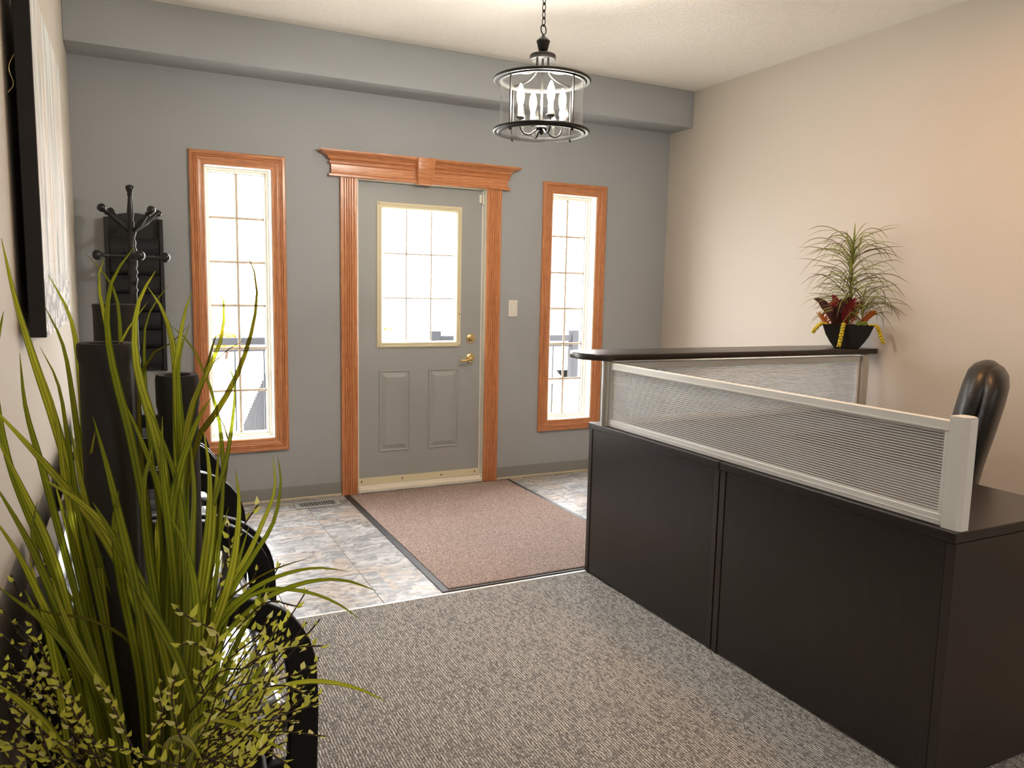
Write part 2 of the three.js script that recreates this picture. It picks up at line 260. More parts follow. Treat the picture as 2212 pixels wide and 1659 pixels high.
// ---------- entrance door ----------
const door = structure('door_1', 'grey entrance door with nine pane window, brass hardware and fluted oak surround');
{
  const flute = [[0, 0], [0, 0.017], [0.003, 0.02], [0.02, 0.021], [0.024, 0.016], [0.028, 0.021], [0.036, 0.021], [0.04, 0.015], [0.044, 0.021], [0.05, 0.021], [0.054, 0.015], [0.058, 0.021], [0.065, 0.021], [0.069, 0.0155], [0.073, 0.021], [0.082, 0.021], [0.086, 0.016], [0.092, 0.019], [0.106, 0.019], [0.11, 0.015], [0.11, 0]];
  M('oak_casing', moulding(V(0, 0, 0), V(0, 2.086, 0), V(1, 0, 0), OUT, flute), oak, door);
  M('oak_casing', moulding(V(1.1414, 0, 0), V(1.1414, 2.086, 0), V(-1, 0, 0), OUT, flute), oak, door);
  // cornice with mitred returns
  const prof = [[0.03, 2.078], [0.036, 2.080], [0.036, 2.092], [0.026, 2.099], [0.024, 2.112], [0.026, 2.152], [0.034, 2.158], [0.036, 2.17], [0.028, 2.1725], [0.030, 2.178], [0.040, 2.187], [0.044, 2.2], [0.054, 2.211], [0.072, 2.219], [0.074, 2.224], [0.083, 2.225], [0.083, 2.235], [0.0, 2.235]];
  const cornice = (xa, xb, endA, endB) => {
    const pos = [], uv = [], E = (p) => 1.35 * (p - 0.026); let arc = 0; const rows = prof.map(([p, y], i) => { if (i) arc += Math.hypot(p - prof[i - 1][0], y - prof[i - 1][1]); const l = endA ? xa - E(p) : xa, r = endB ? xb + E(p) : xb; return [[V(l, y, 0), 0], [V(l, y, p), 0.08], [V(r, y, p), 0.08 + r - l], [V(r, y, 0), 0.16 + r - l]].map(([v, u]) => [v, u, arc]); });
    const put = ([v, u, s]) => { pos.push(v.x, v.y, v.z); uv.push(u, s / 0.22 + 0.37); };
    for (let i = 0; i + 1 < rows.length; i++) for (let k = 0; k < 3; k++) for (const q of [rows[i][k], rows[i][k + 1], rows[i + 1][k + 1], rows[i][k], rows[i + 1][k + 1], rows[i + 1][k]]) put(q);
    for (const q of [rows[0][0], rows[0][2], rows[0][1], rows[0][0], rows[0][3], rows[0][2]]) put(q);
    const g = new THREE.BufferGeometry(); g.setAttribute('position', new THREE.Float32BufferAttribute(pos, 3)); g.setAttribute('uv', new THREE.Float32BufferAttribute(uv, 2)); return toCreasedNormals(g, 0.4);
  };
  M('oak_cornice', cornice(-0.06, 0.515, true, false), oak, door); M('oak_cornice', cornice(0.605, 1.185, false, true), oak, door);
  const key = flatShape([[0.506, 2.068], [0.606, 2.068], [0.618, 2.236], [0.494, 2.236]], 0.1, 0.003).translate(0, 0, 0.047); key.attributes.position.array.forEach((v, i, a) => { if (i % 3 === 2 && v > 0.05) a[i] = v - (2.236 - a[i - 1]) * 0.16; });
  M('oak_keystone', uvBox(toCreasedNormals(key, 0.5), 1, 0.22, 'x', 0.4, 0.2), oak, door);
  // jamb, stop and threshold
  const jamb = M('jamb', merge([span(0.1, 0.12, 0, 2.095, -T, 0.004, 0.002), span(1.03, 1.05, 0, 2.095, -T, 0.004, 0.002), span(0.12, 1.03, 2.073, 2.095, -T, 0.004, 0.002)]), cream, door);
  M('door_stop', merge([span(0.12, 0.132, 0, 2.06, -0.15, -0.1, 0.002), span(1.014, 1.03, 0, 2.06, -0.15, -0.1, 0.002), span(0.12, 1.03, 2.06, 2.073, -0.15, -0.1, 0.002)]), cream, jamb);
  M('weather_seal', span(1.0215, 1.03, 0.03, 2.073, -0.1, -0.05, 0.002), whitePaint, jamb);
  M('threshold', merge([span(0.12, 1.03, 0, 0.022, -T, 0.012, 0.004), span(0.12, 1.03, 0.02, 0.036, -T, -0.03, 0.004)]), cream, door);
  M('contact_sensor', merge([span(0.992, 1.012, 1.985, 2.045, -0.05, -0.032, 0.003), span(1.016, 1.028, 1.975, 2.05, -0.05, -0.03, 0.003)]), switchWhite, door);
  // slab with the glazed opening
  const ZF = -0.05, s = new THREE.Shape([[0.124, 0.04], [1.021, 0.04], [1.021, 2.07], [0.124, 2.07]].map((p) => new THREE.Vector2(...p)));
  s.holes.push(new THREE.Path([[0.275, 1.005], [0.275, 1.92], [0.84, 1.92], [0.84, 1.005]].map((p) => new THREE.Vector2(...p))));
  const slab = M('door_slab', uvBox(new THREE.ExtrudeGeometry(s, { depth: 0.045, bevelEnabled: false }).translate(0, 0, ZF - 0.045), 0.4), doorPaint, door);
  for (const [x0, x1] of [[0.272, 0.497], [0.627, 0.858]]) {
    const y0 = 0.262, y1 = 0.826, bead = [[0, 0], [0.003, 0.005], [0.008, 0.006], [0.012, 0.001], [0.014, 0]];
    const pieces = [[V(x0, y0, ZF), V(x0, y1, ZF), V(1, 0, 0)], [V(x1, y0, ZF), V(x1, y1, ZF), V(-1, 0, 0)], [V(x0, y1, ZF), V(x1, y1, ZF), V(0, -1, 0)], [V(x0, y0, ZF), V(x1, y0, ZF), V(0, 1, 0)]].map(([p, q, n]) => moulding(p, q, n, OUT, bead, 1));
    const f = 0.018, b = 0.03, P = (x, y, z) => V(x, y, ZF + z), rect = (i, z) => [P(x0 + i, y0 + i, z), P(x1 - i, y0 + i, z), P(x1 - i, y1 - i, z), P(x0 + i, y1 - i, z)], A = rect(f, -0.001), B = rect(f + b, 0.009), pos = [];
    for (let k = 0; k < 4; k++) { const n = (k + 1) % 4; for (const v of [A[k], A[n], B[n], A[k], B[n], B[k]]) pos.push(...v.toArray()); }
    for (const v of [B[0], B[1], B[2], B[0], B[2], B[3]]) pos.push(...v.toArray());
    const g = new THREE.BufferGeometry(); g.setAttribute('position', new THREE.Float32BufferAttribute(pos, 3)); g.setAttribute('uv', new THREE.Float32BufferAttribute(new Float32Array(pos.length / 3 * 2), 2)); g.computeVertexNormals();
    M('raised_panel', merge([...pieces, g]), doorPaint, slab);
  }
  const liteProfile = [[0, 0], [0, 0.008], [0.004, 0.011], [0.014, 0.012], [0.018, 0.009], [0.024, 0.011], [0.032, 0.01], [0.04, 0.002], [0.04, -0.02]];
  const lx0 = 0.257, lx1 = 0.866, ly0 = 0.981, ly1 = 1.948, lite = M('window_surround', merge([[V(lx0, ly0, ZF), V(lx0, ly1, ZF), V(1, 0, 0)], [V(lx1, ly0, ZF), V(lx1, ly1, ZF), V(-1, 0, 0)], [V(lx0, ly1, ZF), V(lx1, ly1, ZF), V(0, -1, 0)], [V(lx0, ly0, ZF), V(lx1, ly0, ZF), V(0, 1, 0)]].map(([p, q, n]) => moulding(p, q, n, OUT, liteProfile, 1))), creamFrame, door);
  lite.userData.label = 'cream plastic frame around the door glass';
  const g0 = lx0 + 0.036, g1 = lx1 - 0.036, h0 = ly0 + 0.036, h1 = ly1 - 0.036;
  for (let k = 1; k < 3; k++) { const x = g0 + (g1 - g0) * k / 3, y = h0 + (h1 - h0) * k / 3; M('grille_bar', span(x - 0.0044, x + 0.0044, h0, h1, ZF - 0.026, ZF - 0.02, 0.001), grilleTan, lite); M('grille_bar', span(g0, g1, y - 0.0044, y + 0.0044, ZF - 0.0255, ZF - 0.0205, 0.001), grilleTan, lite); }
  for (let i = 0; i < 3; i++) for (let j = 0; j < 3; j++) M('pane', new THREE.PlaneGeometry((g1 - g0) / 3, (h1 - h0) / 3).translate(g0 + (i + 0.5) * (g1 - g0) / 3, h0 + (j + 0.5) * (h1 - h0) / 3, ZF - 0.018), glass, lite);
  for (const [x, y] of [[lx0 + 0.012, ly1 - 0.012], [lx1 - 0.012, ly0 + 0.012], [lx1 - 0.012, 1.21], [lx0 + 0.012, ly0 + 0.012]]) M('screw_hole', new THREE.CircleGeometry(0.004, 10).translate(x, y, ZF + 0.0126), holeShade, lite);  // flat dark discs painted as the shaded inside of the holes
  // sweep with slotted screw holes, their inner shade painted dark
  const sweep = M('door_sweep', span(0.126, 1.019, 0.04, 0.088, ZF, ZF + 0.006, 0.002), creamFrame, door);
  for (const x of [0.15, 0.44, 0.73, 0.99]) M('screw_hole', new THREE.CapsuleGeometry(0.0035, 0.009, 4, 8).scale(1, 1, 0.15).translate(x, 0.064, ZF + 0.0063), holeShade, sweep);
  // brass deadbolt and lever
  const turn = (g) => g.rotateX(Math.PI / 2);
  const bolt = M('deadbolt', turn(lathe([[0, 0.012], [0.018, 0.012], [0.022, 0.009], [0.03, 0.008], [0.034, 0.003], [0.034, 0], [0, 0]], 32)).translate(0.946, 1.037, ZF), brass, door);
  M('thumb_turn', merge([bx(0.012, 0.036, 0.012, 0, 0, 0.02, 0.004).rotateZ(0.9).translate(0.946, 1.037, ZF + 0.004), turn(cyl(0.012, 0.014, 0.012, 0, 0.014, 0)).translate(0.946, 1.037, ZF)]), brass, bolt);
  const lever = M('lever_handle', merge([tube([V(0.944, 0.897, ZF + 0.01), V(0.944, 0.897, ZF + 0.048), V(0.93, 0.896, ZF + 0.056), V(0.9, 0.888, ZF + 0.058), V(0.872, 0.884, ZF + 0.056), V(0.848, 0.887, ZF + 0.052)], 0.008, 30, 10)]), brass, door);
  M('rosette', turn(lathe([[0, 0.012], [0.02, 0.012], [0.024, 0.008], [0.031, 0.007], [0.034, 0.002], [0.034, 0], [0, 0]], 32)).translate(0.944, 0.897, ZF), brass, lever);
}

// ---------- small fittings ----------
{
  const sw = thing('light_switch', 'white rocker light switch on grey wall between door and window', 'switch', [1.252, 1.2545, 0.0005]);
  M('cover_plate', bx(0.072, 0.118, 0.006, 0, 0, 0.003, 0.0025), switchWhite, sw);
  M('rocker', bx(0.033, 0.066, 0.006, 0, 0, 0.007, 0.002).rotateX(0.04), whitePaint, sw);
  const vent = thing('floor_register', 'grey metal floor vent in the slate tiles by the wall', 'vent', [-0.197, 0.0005, 0.165]);
  M('frame', merge([span(-0.14, 0.14, 0, 0.005, 0.047, 0.075, 0.002), span(-0.14, 0.14, 0, 0.005, -0.075, -0.047, 0.002), span(-0.14, -0.112, 0, 0.005, -0.047, 0.047, 0.002), span(0.112, 0.14, 0, 0.005, -0.047, 0.047, 0.002)]), ventGrey, vent);
  M('duct', merge([span(-0.112, -0.11, -0.115, 0, -0.047, 0.047, 0), span(0.11, 0.112, -0.115, 0, -0.047, 0.047, 0), span(-0.11, 0.11, -0.115, 0, -0.047, -0.045, 0), span(-0.11, 0.11, -0.115, 0, 0.045, 0.047, 0), span(-0.112, 0.112, -0.118, -0.115, -0.047, 0.047, 0)]), galvanised, vent);
  for (let k = 0; k < 14; k++) M('louver', bx(0.0055, 0.004, 0.094, -0.104 + k * 0.016, 0.0028, 0, 0.001), ventGrey, vent);
}
{
  const m = thing('entrance_mat', 'brown entrance mat with black rubber border in front of the door', 'mat', [0.62, 0.0005, 0.94]);
  const hx = 0.612, hz = 0.9;
  const rim = (x0, x1, z0, z1) => span(x0, x1, 0, 0.0055, z0, z1, 0.002);
  M('rubber_border', merge([rim(-hx, -hx + 0.036, -hz, hz), rim(hx - 0.036, hx, -hz, hz), rim(-hx + 0.036, hx - 0.036, hz - 0.02, hz), rim(-hx + 0.036, hx - 0.036, -hz, -hz + 0.03)]), rubber, m);
  M('pile', uvBox(span(-hx + 0.034, hx - 0.034, 0, 0.011, -hz + 0.028, hz - 0.018, 0.004), 0.6), matPile, m);
}

// ---------- reception desk ----------
function deskUnit(label, x0, x1, z0, z1) {
  const o = thing('reception_desk', label, 'desk', [x0, 0, z0], 'dark desk units of the reception'), W = x1 - x0, D = z1 - z0, H = 0.758, t = 0.03;
  M('desk_top', uvBox(span(0, W, H - t, H, 0.001, D - 0.001, 0.003), 0.7, 0.7, 'z'), espresso, o);
  for (const z of [0.002, D - 0.03]) M('side_panel', uvBox(span(0.006, W - 0.02, 0.008, H - t - 0.002, z, z + 0.028, 0.0015), 0.7, 0.7, 'y', 0.3), espressoEdge, o);
  M('front_panel', uvBox(span(0.009, 0.03, 0.01, H - t - 0.003, 0.0325, D - 0.0325, 0.0015), 0.7, 0.7, 'y', 0.1), espresso, o);
  for (const x of [0.03, W - 0.05]) for (const z of [0.018, D - 0.018]) M('glide', cyl(0.014, 0.014, 0.01, x, 0.005, z), rubber, o);
  return o;
}
deskUnit('dark espresso desk unit standing beside the entrance mat', 0.748, 1.36, 1.864, 2.797);
deskUnit('dark desk return between the beige wall and the other desk units', 1.362, 2.56, 1.864, 2.475);
deskUnit('dark espresso desk unit with bare corner beside the pale screen end post', 0.748, 1.362, 2.8, 3.742);

const polycarb = mat('fluted polycarbonate', { physical: true, color: C('#e9edf0'), transmission: 0.93, roughness: 0.36, thickness: 0, ior: 1.45 });
const fluteWhite = mat('flute rib', { physical: true, color: C('#f2f5f8'), transmission: 0.35, roughness: 0.7, thickness: 0, ior: 1.4 });
// local x runs along the screen
function deskScreen(label, at, turn, L, group) {
  const o = thing('desk_screen', label, 'screen', at, group, turn);
  M('rail', merge([span(0, L, 0.268, 0.3, -0.012, 0.012, 0.003), span(0, L, 0.272, 0.276, -0.0135, 0.0135, 0.001)]), aluminiumPale, o);
  M('rail', merge([span(0, L, 0.001, 0.034, -0.012, 0.012, 0.003), span(0, L, 0.014, 0.017, -0.0135, 0.0135, 0.001)]), aluminiumPale, o);
  M('stile', span(0, 0.012, 0.034, 0.268, -0.01, 0.01, 0.002), aluminiumPale, o); M('stile', span(L - 0.012, L, 0.034, 0.268, -0.01, 0.01, 0.002), aluminiumPale, o);
  const p = M('fluted_sheet', merge([new THREE.PlaneGeometry(L - 0.024, 0.234).translate(L / 2, 0.151, 0.004), new THREE.PlaneGeometry(L - 0.024, 0.234).translate(L / 2, 0.151, -0.004)]), polycarb, o), n = 29;
  for (let k = 0; k < n; k++) { const y = 0.034 + 0.234 * (k + 0.5) / n; M('flute', span(0.012, L - 0.012, y - 0.0014, y + 0.0014, 0.0042, 0.0056, 0), fluteWhite, p); }
  return o;
}
deskScreen('long fluted clear desk screen with pale metal rails facing the waiting area', [0.782, 0.7585, 2.006], -Math.PI / 2, 1.672);
deskScreen('fluted clear screen under the dark counter running to the beige wall', [0.806, 0.7585, 1.985], 0, 1.655);
{
  const p = thing('screen_post', 'rounded grey metal corner post under the tip of the dark counter', 'post', [0.772, 0.7585, 1.978], 'posts of the desk screens');
  M('extrusion', merge([cyl(0.026, 0.026, 0.308, 0, 0.154, 0, 28), span(-0.004, 0.026, 0, 0.308, 0.02, 0.03, 0.002)]), aluminium, p);
  const q2 = thing('screen_post', 'grey metal post beside the beige wall under the dark counter', 'post', [2.49, 0.7585, 1.985], 'posts of the desk screens');
  M('extrusion', flatShape([[-0.024, -0.028], [0.024, -0.028], [0.032, -0.012], [0.032, 0.012], [0.024, 0.028], [-0.024, 0.028]], 0.308, 0.002).rotateX(Math.PI / 2).translate(0, 0.154, 0), aluminium, q2);
  const e = thing('screen_post', 'pale faceted end post standing on the bare desk corner', 'post', [0.785, 0.7585, 3.706], 'posts of the desk screens');
  M('extrusion', flatShape([[-0.022, -0.022], [0.024, -0.022], [0.032, -0.006], [0.03, 0.016], [0.018, 0.032], [-0.012, 0.032], [-0.022, 0.022]], 0.312, 0.001).rotateX(Math.PI / 2).translate(0, 0.156, 0), aluminiumPale, e);
  M('cap', flatShape([[-0.021, -0.021], [0.023, -0.021], [0.031, -0.006], [0.029, 0.015], [0.017, 0.031], [-0.012, 0.031], [-0.021, 0.021]], 0.004, 0.0015).rotateX(Math.PI / 2).translate(0, 0.314, 0), aluminiumPale, e);
}
{
  const c = thing('transaction_counter', 'dark espresso counter shelf with rounded end above the desk screens', 'counter', [0, 1.0705, 0]);
  const s = new THREE.Shape(), x0 = 0.66, x1 = 2.562, z0 = 1.73, z1 = 2.025, r = 0.12;
  s.moveTo(x1, z0); s.lineTo(x1, z1); s.lineTo(x0 + r, z1); s.quadraticCurveTo(x0, z1, x0, (z0 + z1) / 2); s.quadraticCurveTo(x0, z0, x0 + r, z0); s.lineTo(x1, z0);
  const g = new THREE.ExtrudeGeometry(s, { depth: 0.02, bevelEnabled: true, bevelSize: 0.005, bevelThickness: 0.005, bevelOffset: -0.005, bevelSegments: 3, curveSegments: 24 }).rotateX(Math.PI / 2).translate(0, 0.025, 0);
  M('counter_top', uvBox(toCreasedNormals(g, 0.6), 0.7, 0.7, 'x'), espresso, c);
}

// ---------- desk chair ----------
{
  const o = thing('desk_chair', 'black leather high back office chair behind the reception desk', 'chair', [1.81, 0.0035, 3.06], undefined, -1.05);   // faces -x before turning
  // back in side profile: x forward is -x
  const loft = (rows, seg = 28, pw = 2.6) => { const pos = [], uv = [], idx = []; rows.forEach(([x, y, z, rx, rz, tilt], j) => { for (let i = 0; i <= seg; i++) { const a = i / seg * Math.PI * 2, c = Math.cos(a), s = Math.sin(a), e = 2 / pw; pos.push(x + Math.sign(c) * Math.abs(c) ** e * rx * Math.cos(tilt), y + Math.sign(c) * Math.abs(c) ** e * rx * Math.sin(tilt), z + Math.sign(s) * Math.abs(s) ** e * rz); uv.push(i / seg * 6, j / rows.length * 6); if (i && j) { const n = seg + 1, q = j * n + i; idx.push(q - n - 1, q - 1, q - n, q - n, q - 1, q); } } }); const g = new THREE.BufferGeometry(); g.setAttribute('position', new THREE.Float32BufferAttribute(pos, 3)); g.setAttribute('uv', new THREE.Float32BufferAttribute(uv, 2)); g.setIndex(idx); g.computeVertexNormals(); return g; };
  M('back_shell', loft([[0.0, 0.50, 0, 0.012, 0.15, 0], [0.0, 0.52, 0, 0.04, 0.21, 0], [0.012, 0.62, 0, 0.045, 0.235, 0], [0.03, 0.74, 0, 0.046, 0.25, 0], [0.055, 0.88, 0, 0.05, 0.255, 0], [0.075, 1.0, 0, 0.052, 0.245, 0], [0.082, 1.07, 0, 0.054, 0.225, 0], [0.078, 1.115, 0, 0.052, 0.195, 0], [0.07, 1.145, 0, 0.042, 0.15, 0], [0.064, 1.16, 0, 0.026, 0.1, 0], [0.06, 1.164, 0, 0.004, 0.03, 0]]).scale(1, 0.975, 1), leather, o);
  M('back_cushion', loft([[-0.03, 0.52, 0, 0.01, 0.13, 0], [-0.045, 0.56, 0, 0.05, 0.2, 0], [-0.05, 0.66, 0, 0.06, 0.225, 0], [-0.035, 0.78, 0, 0.058, 0.235, 0], [-0.01, 0.9, 0, 0.06, 0.24, 0], [0.012, 1.02, 0, 0.062, 0.228, 0], [0.026, 1.09, 0, 0.062, 0.205, 0], [0.032, 1.135, 0, 0.056, 0.17, 0], [0.038, 1.16, 0, 0.042, 0.12, 0], [0.042, 1.172, 0, 0.022, 0.07, 0], [0.044, 1.175, 0, 0.004, 0.02, 0]]).scale(1, 0.975, 1).translate(0.012, 0, 0), leather, o);
  M('seat_cushion', merge([bx(0.5, 0.1, 0.5, -0.27, 0.47, 0, 0.045), bx(0.46, 0.05, 0.46, -0.26, 0.41, 0, 0.02)]), leather, o);
  for (const s of [-1, 1]) M('armrest', tube([V(-0.04, 0.44, s * 0.25), V(-0.05, 0.62, s * 0.3), V(-0.14, 0.68, s * 0.3), V(-0.32, 0.67, s * 0.3), V(-0.38, 0.6, s * 0.3), V(-0.34, 0.42, s * 0.25)], 0.018, 40, 8), blackFrame, o);
  M('gas_column', merge([cyl(0.028, 0.028, 0.3, -0.25, 0.24, 0), cyl(0.09, 0.09, 0.03, -0.25, 0.375, 0)]), blackFrame, o);
  for (let k = 0; k < 5; k++) { const a = k * Math.PI * 0.4 + 0.3, cx = Math.cos(a), cz = Math.sin(a), l = M('base_leg', tube([V(-0.25, 0.12, 0), V(-0.25 + cx * 0.15, 0.105, cz * 0.15), V(-0.25 + cx * 0.29, 0.08, cz * 0.29)], 0.018, 10, 8), blackFrame, o); M('caster', new THREE.CylinderGeometry(0.028, 0.028, 0.04, 16).rotateX(Math.PI / 2).rotateY(a).translate(-0.25 + cx * 0.29, 0.028 + 0.004, cz * 0.29), blackFrame, l); }
}

// ---------- waiting chairs along the left wall ----------
function waitingChair() {
  const o = new THREE.Group(); o.name = 'waiting_chair';
  const loop = [[0.222, 0.0], [0.23, 0.3], [0.234, 0.5], [0.222, 0.6], [0.17, 0.675], [0.09, 0.708], [-0.03, 0.722], [-0.16, 0.722], [-0.235, 0.7], [-0.25, 0.6], [-0.255, 0.4], [-0.265, 0.0]];
  for (const s of [-1, 1]) { const a = M('arm_frame', band(loop, 0.064, 0.03, 0.004).translate(0, 0, s * 0.284), blackFrame, o); M('stretcher', span(-0.22, 0.2, 0.3, 0.345, s * 0.284 - 0.012, s * 0.284 + 0.012, 0.004), blackFrame, a); }
  const seat = new RoundedBoxGeometry(0.47, 0.085, 0.53, 5, 0.04); { const p = seat.attributes.position; for (let i = 0; i < p.count; i++) { const x = p.getX(i), z = p.getZ(i); if (p.getY(i) > 0) p.setY(i, p.getY(i) + 0.005 * Math.max(0, 1 - (x / 0.24) ** 2) * Math.max(0, 1 - (z / 0.27) ** 2)); } seat.computeVertexNormals(); }
  M('seat', uvBox(seat.translate(-0.015, 0.415, 0), 0.35), blackVinyl, o);
  const back = new RoundedBoxGeometry(0.07, 0.4, 0.54, 6, 0.034); { const p = back.attributes.position; for (let i = 0; i < p.count; i++) { const y = p.getY(i), z = p.getZ(i); p.setX(i, p.getX(i) - 0.03 * (1 - (z / 0.27) ** 2) + 0.02 * (z / 0.27) ** 2); if (y > 0) p.setY(i, y - 0.06 * Math.abs(z / 0.27) ** 4); } back.computeVertexNormals(); }
  M('backrest', uvBox(back.rotateZ(0.2).translate(-0.225, 0.655, 0), 0.35), blackVinyl, o);
  for (const x of [-0.2, 0.14]) M('seat_rail', span(x, x + 0.03, 0.33, 0.375, -0.27, 0.27, 0.004), blackFrame, o);
  return o;
}
{
  const proto = waitingChair(), rows = [[-1.162, 3.09, 0.0, 'black waiting chair with glossy seat, behind the tall grass arrangement'], [-1.15, 2.465, 0.012, 'black waiting chair, second in the row from the grass arrangement'], [-1.166, 1.84, -0.008, 'black waiting chair, third in the row from the grass arrangement'], [-1.16, 1.215, 0.0, 'black waiting chair, last in the row next to the magazine table']];
  rows.forEach(([x, z, a, label]) => { const c = proto.clone(); c.name = numbered('waiting_chair'); c.position.set(x, 0.0005 + (z > 2.2 ? 0.003 : 0), z); c.rotation.y = a; c.userData = { label, category: 'chair', group: 'waiting chairs along the left wall' }; scene.add(c); });
}
{
  const t = thing('magazine_table', 'small black slatted side table in the corner under the coat rack', 'table', [-1.235, 0.0005, 0.7]);
  for (const y of [0.62, 0.5, 0.2]) M('shelf', bx(0.42, 0.045, 0.32, 0, y, 0, 0.004), blackFrame, t);
  for (const x of [-0.19, 0.19]) for (const z of [-0.14, 0.14]) M('leg', bx(0.03, 0.64, 0.03, x, 0.32, z, 0.004), blackFrame, t);
}

// ---------- coat rack and wall rack ----------
const Y = V(0, 1, 0);
const along = (g, from, dir) => g.applyQuaternion(new THREE.Quaternion().setFromUnitVectors(Y, dir.clone().normalize())).translate(from.x, from.y, from.z);
{
  const o = thing('coat_rack', 'black turned wood coat tree in the corner by the left wall', 'coat rack', [-1.208, 0.0005, 0.3]);
  M('pole', lathe([[0, 0.1], [0.03, 0.1], [0.03, 0.3], [0.024, 0.32], [0.03, 0.34], [0.02, 0.37], [0.026, 0.6], [0.018, 0.64], [0.027, 0.66], [0.02, 0.69], [0.016, 0.76], [0.026, 0.8], [0.018, 0.83], [0.028, 0.86], [0.018, 0.9], [0.026, 0.96], [0.017, 1.0], [0.022, 1.03], [0.018, 1.06], [0.019, 1.2], [0.019, 1.33], [0.026, 1.345], [0.018, 1.355], [0.022, 1.38], [0.028, 1.4], [0.019, 1.42], [0.029, 1.44], [0.02, 1.46], [0.027, 1.475], [0.027, 1.56], [0.02, 1.575], [0.024, 1.6], [0.017, 1.62], [0.026, 1.65], [0.022, 1.67], [0.015, 1.69], [0.019, 1.705], [0.013, 1.72], [0.019, 1.76], [0.013, 1.82], [0.011, 1.845], [0.016, 1.852], [0.012, 1.86], [0.021, 1.882], [0.02, 1.898], [0, 1.906]], 28), blackWood, o);
  const peg = [[0.008, 0], [0.012, 0.015], [0.008, 0.03], [0.014, 0.07], [0.015, 0.1], [0.009, 0.145], [0.015, 0.155], [0.01, 0.165], [0.021, 0.185], [0.022, 0.2], [0.012, 0.21], [0, 0.212]], knob = [[0.01, 0], [0.011, 0.09], [0.008, 0.1], [0.014, 0.108], [0.01, 0.118], [0.013, 0.126], [0.027, 0.142], [0.027, 0.158], [0.016, 0.171], [0, 0.174]];
  for (let k = 0; k < 4; k++) {
    const a = 0.62 + k * Math.PI / 2, b = 0.2 + k * Math.PI / 2;
    M('upper_peg', along(lathe(peg, 16), V(Math.cos(a) * 0.012, 1.655, -Math.sin(a) * 0.012), V(Math.cos(a), 0.72, -Math.sin(a))), blackWood, o);
    M('lower_knob', along(lathe(knob, 16), V(Math.cos(b) * 0.02, 1.525, -Math.sin(b) * 0.02), V(Math.cos(b), 0, -Math.sin(b))), blackWood, o);
    M('foot', tube([V(0, 0.16, 0), V(Math.cos(a) * 0.1, 0.15, -Math.sin(a) * 0.1), V(Math.cos(a) * 0.18, 0.06, -Math.sin(a) * 0.18), V(Math.cos(a) * 0.23, 0.02, -Math.sin(a) * 0.23)], 0.016, 20, 8), blackWood, o);
  }
}
{
  const w = 0.281, h = 0.9, o = thing('magazine_rack', 'tall black wall magazine rack with curved pockets behind the coat tree', 'magazine rack', [-1.1925, 0.87, 0.0005]);
  const arch = []; for (let k = 0; k <= 12; k++) { const t = k / 12; arch.push([w / 2 - w * t, h - 0.02 + 0.03 * Math.sin(Math.PI * t)]); }
  M('back_panel', flatShape([[-w / 2, 0], [w / 2, 0], ...arch], 0.012, 0.002).translate(0, 0, 0.007), rackBlack, o);
  for (const s of [-1, 1]) M('side_rail', span(s * w / 2 - 0.011, s * w / 2 + 0.011, 0, h - 0.022, 0.001, 0.055, 0.004), rackBlack, o);
  for (let k = 0; k < 7; k++) {
    const y = 0.03 + k * 0.105, c = [[0, 0], [0.03, 0.004], [0.045, 0.03], [0.04, 0.07], [0.05, 0.105], [0.045, 0.106], [0.034, 0.07], [0.038, 0.032], [0.026, 0.01], [0, 0.006]];
    M('pocket', toCreasedNormals(flatShape(c.map(([a, b]) => [a, b]), w - 0.03, 0).rotateY(-Math.PI / 2), 0.7).translate(0, y, 0.012), rackBlack, o);
  }
}
// ---------- canvas on the left wall ----------
{
  const o = thing('canvas_painting', 'deep edged canvas of pale streaked tree trunks on the left wall', 'painting', [XL, 1.245, 0]), z0 = 1.78, z1 = 2.74, h = 0.885;
  M('stretcher', span(0.022, 0.0595, 0, h, z0, z1, 0.003), canvasSide, o);
  M('painted_face', new THREE.PlaneGeometry(z1 - z0 - 0.004, h - 0.004).rotateY(Math.PI / 2).translate(0.06, h / 2, (z0 + z1) / 2), canvasPaint, o);
  for (const z of [z1 - 0.04, z0 + 0.04]) M('hanger', tube([V(0.001, 0.60, z), V(0.014, 0.62, z), V(0.006, 0.66, z), V(0.0225, 0.7, z)], 0.003, 16, 6), brass, o).userData.label = 'brass hanging bracket';
}

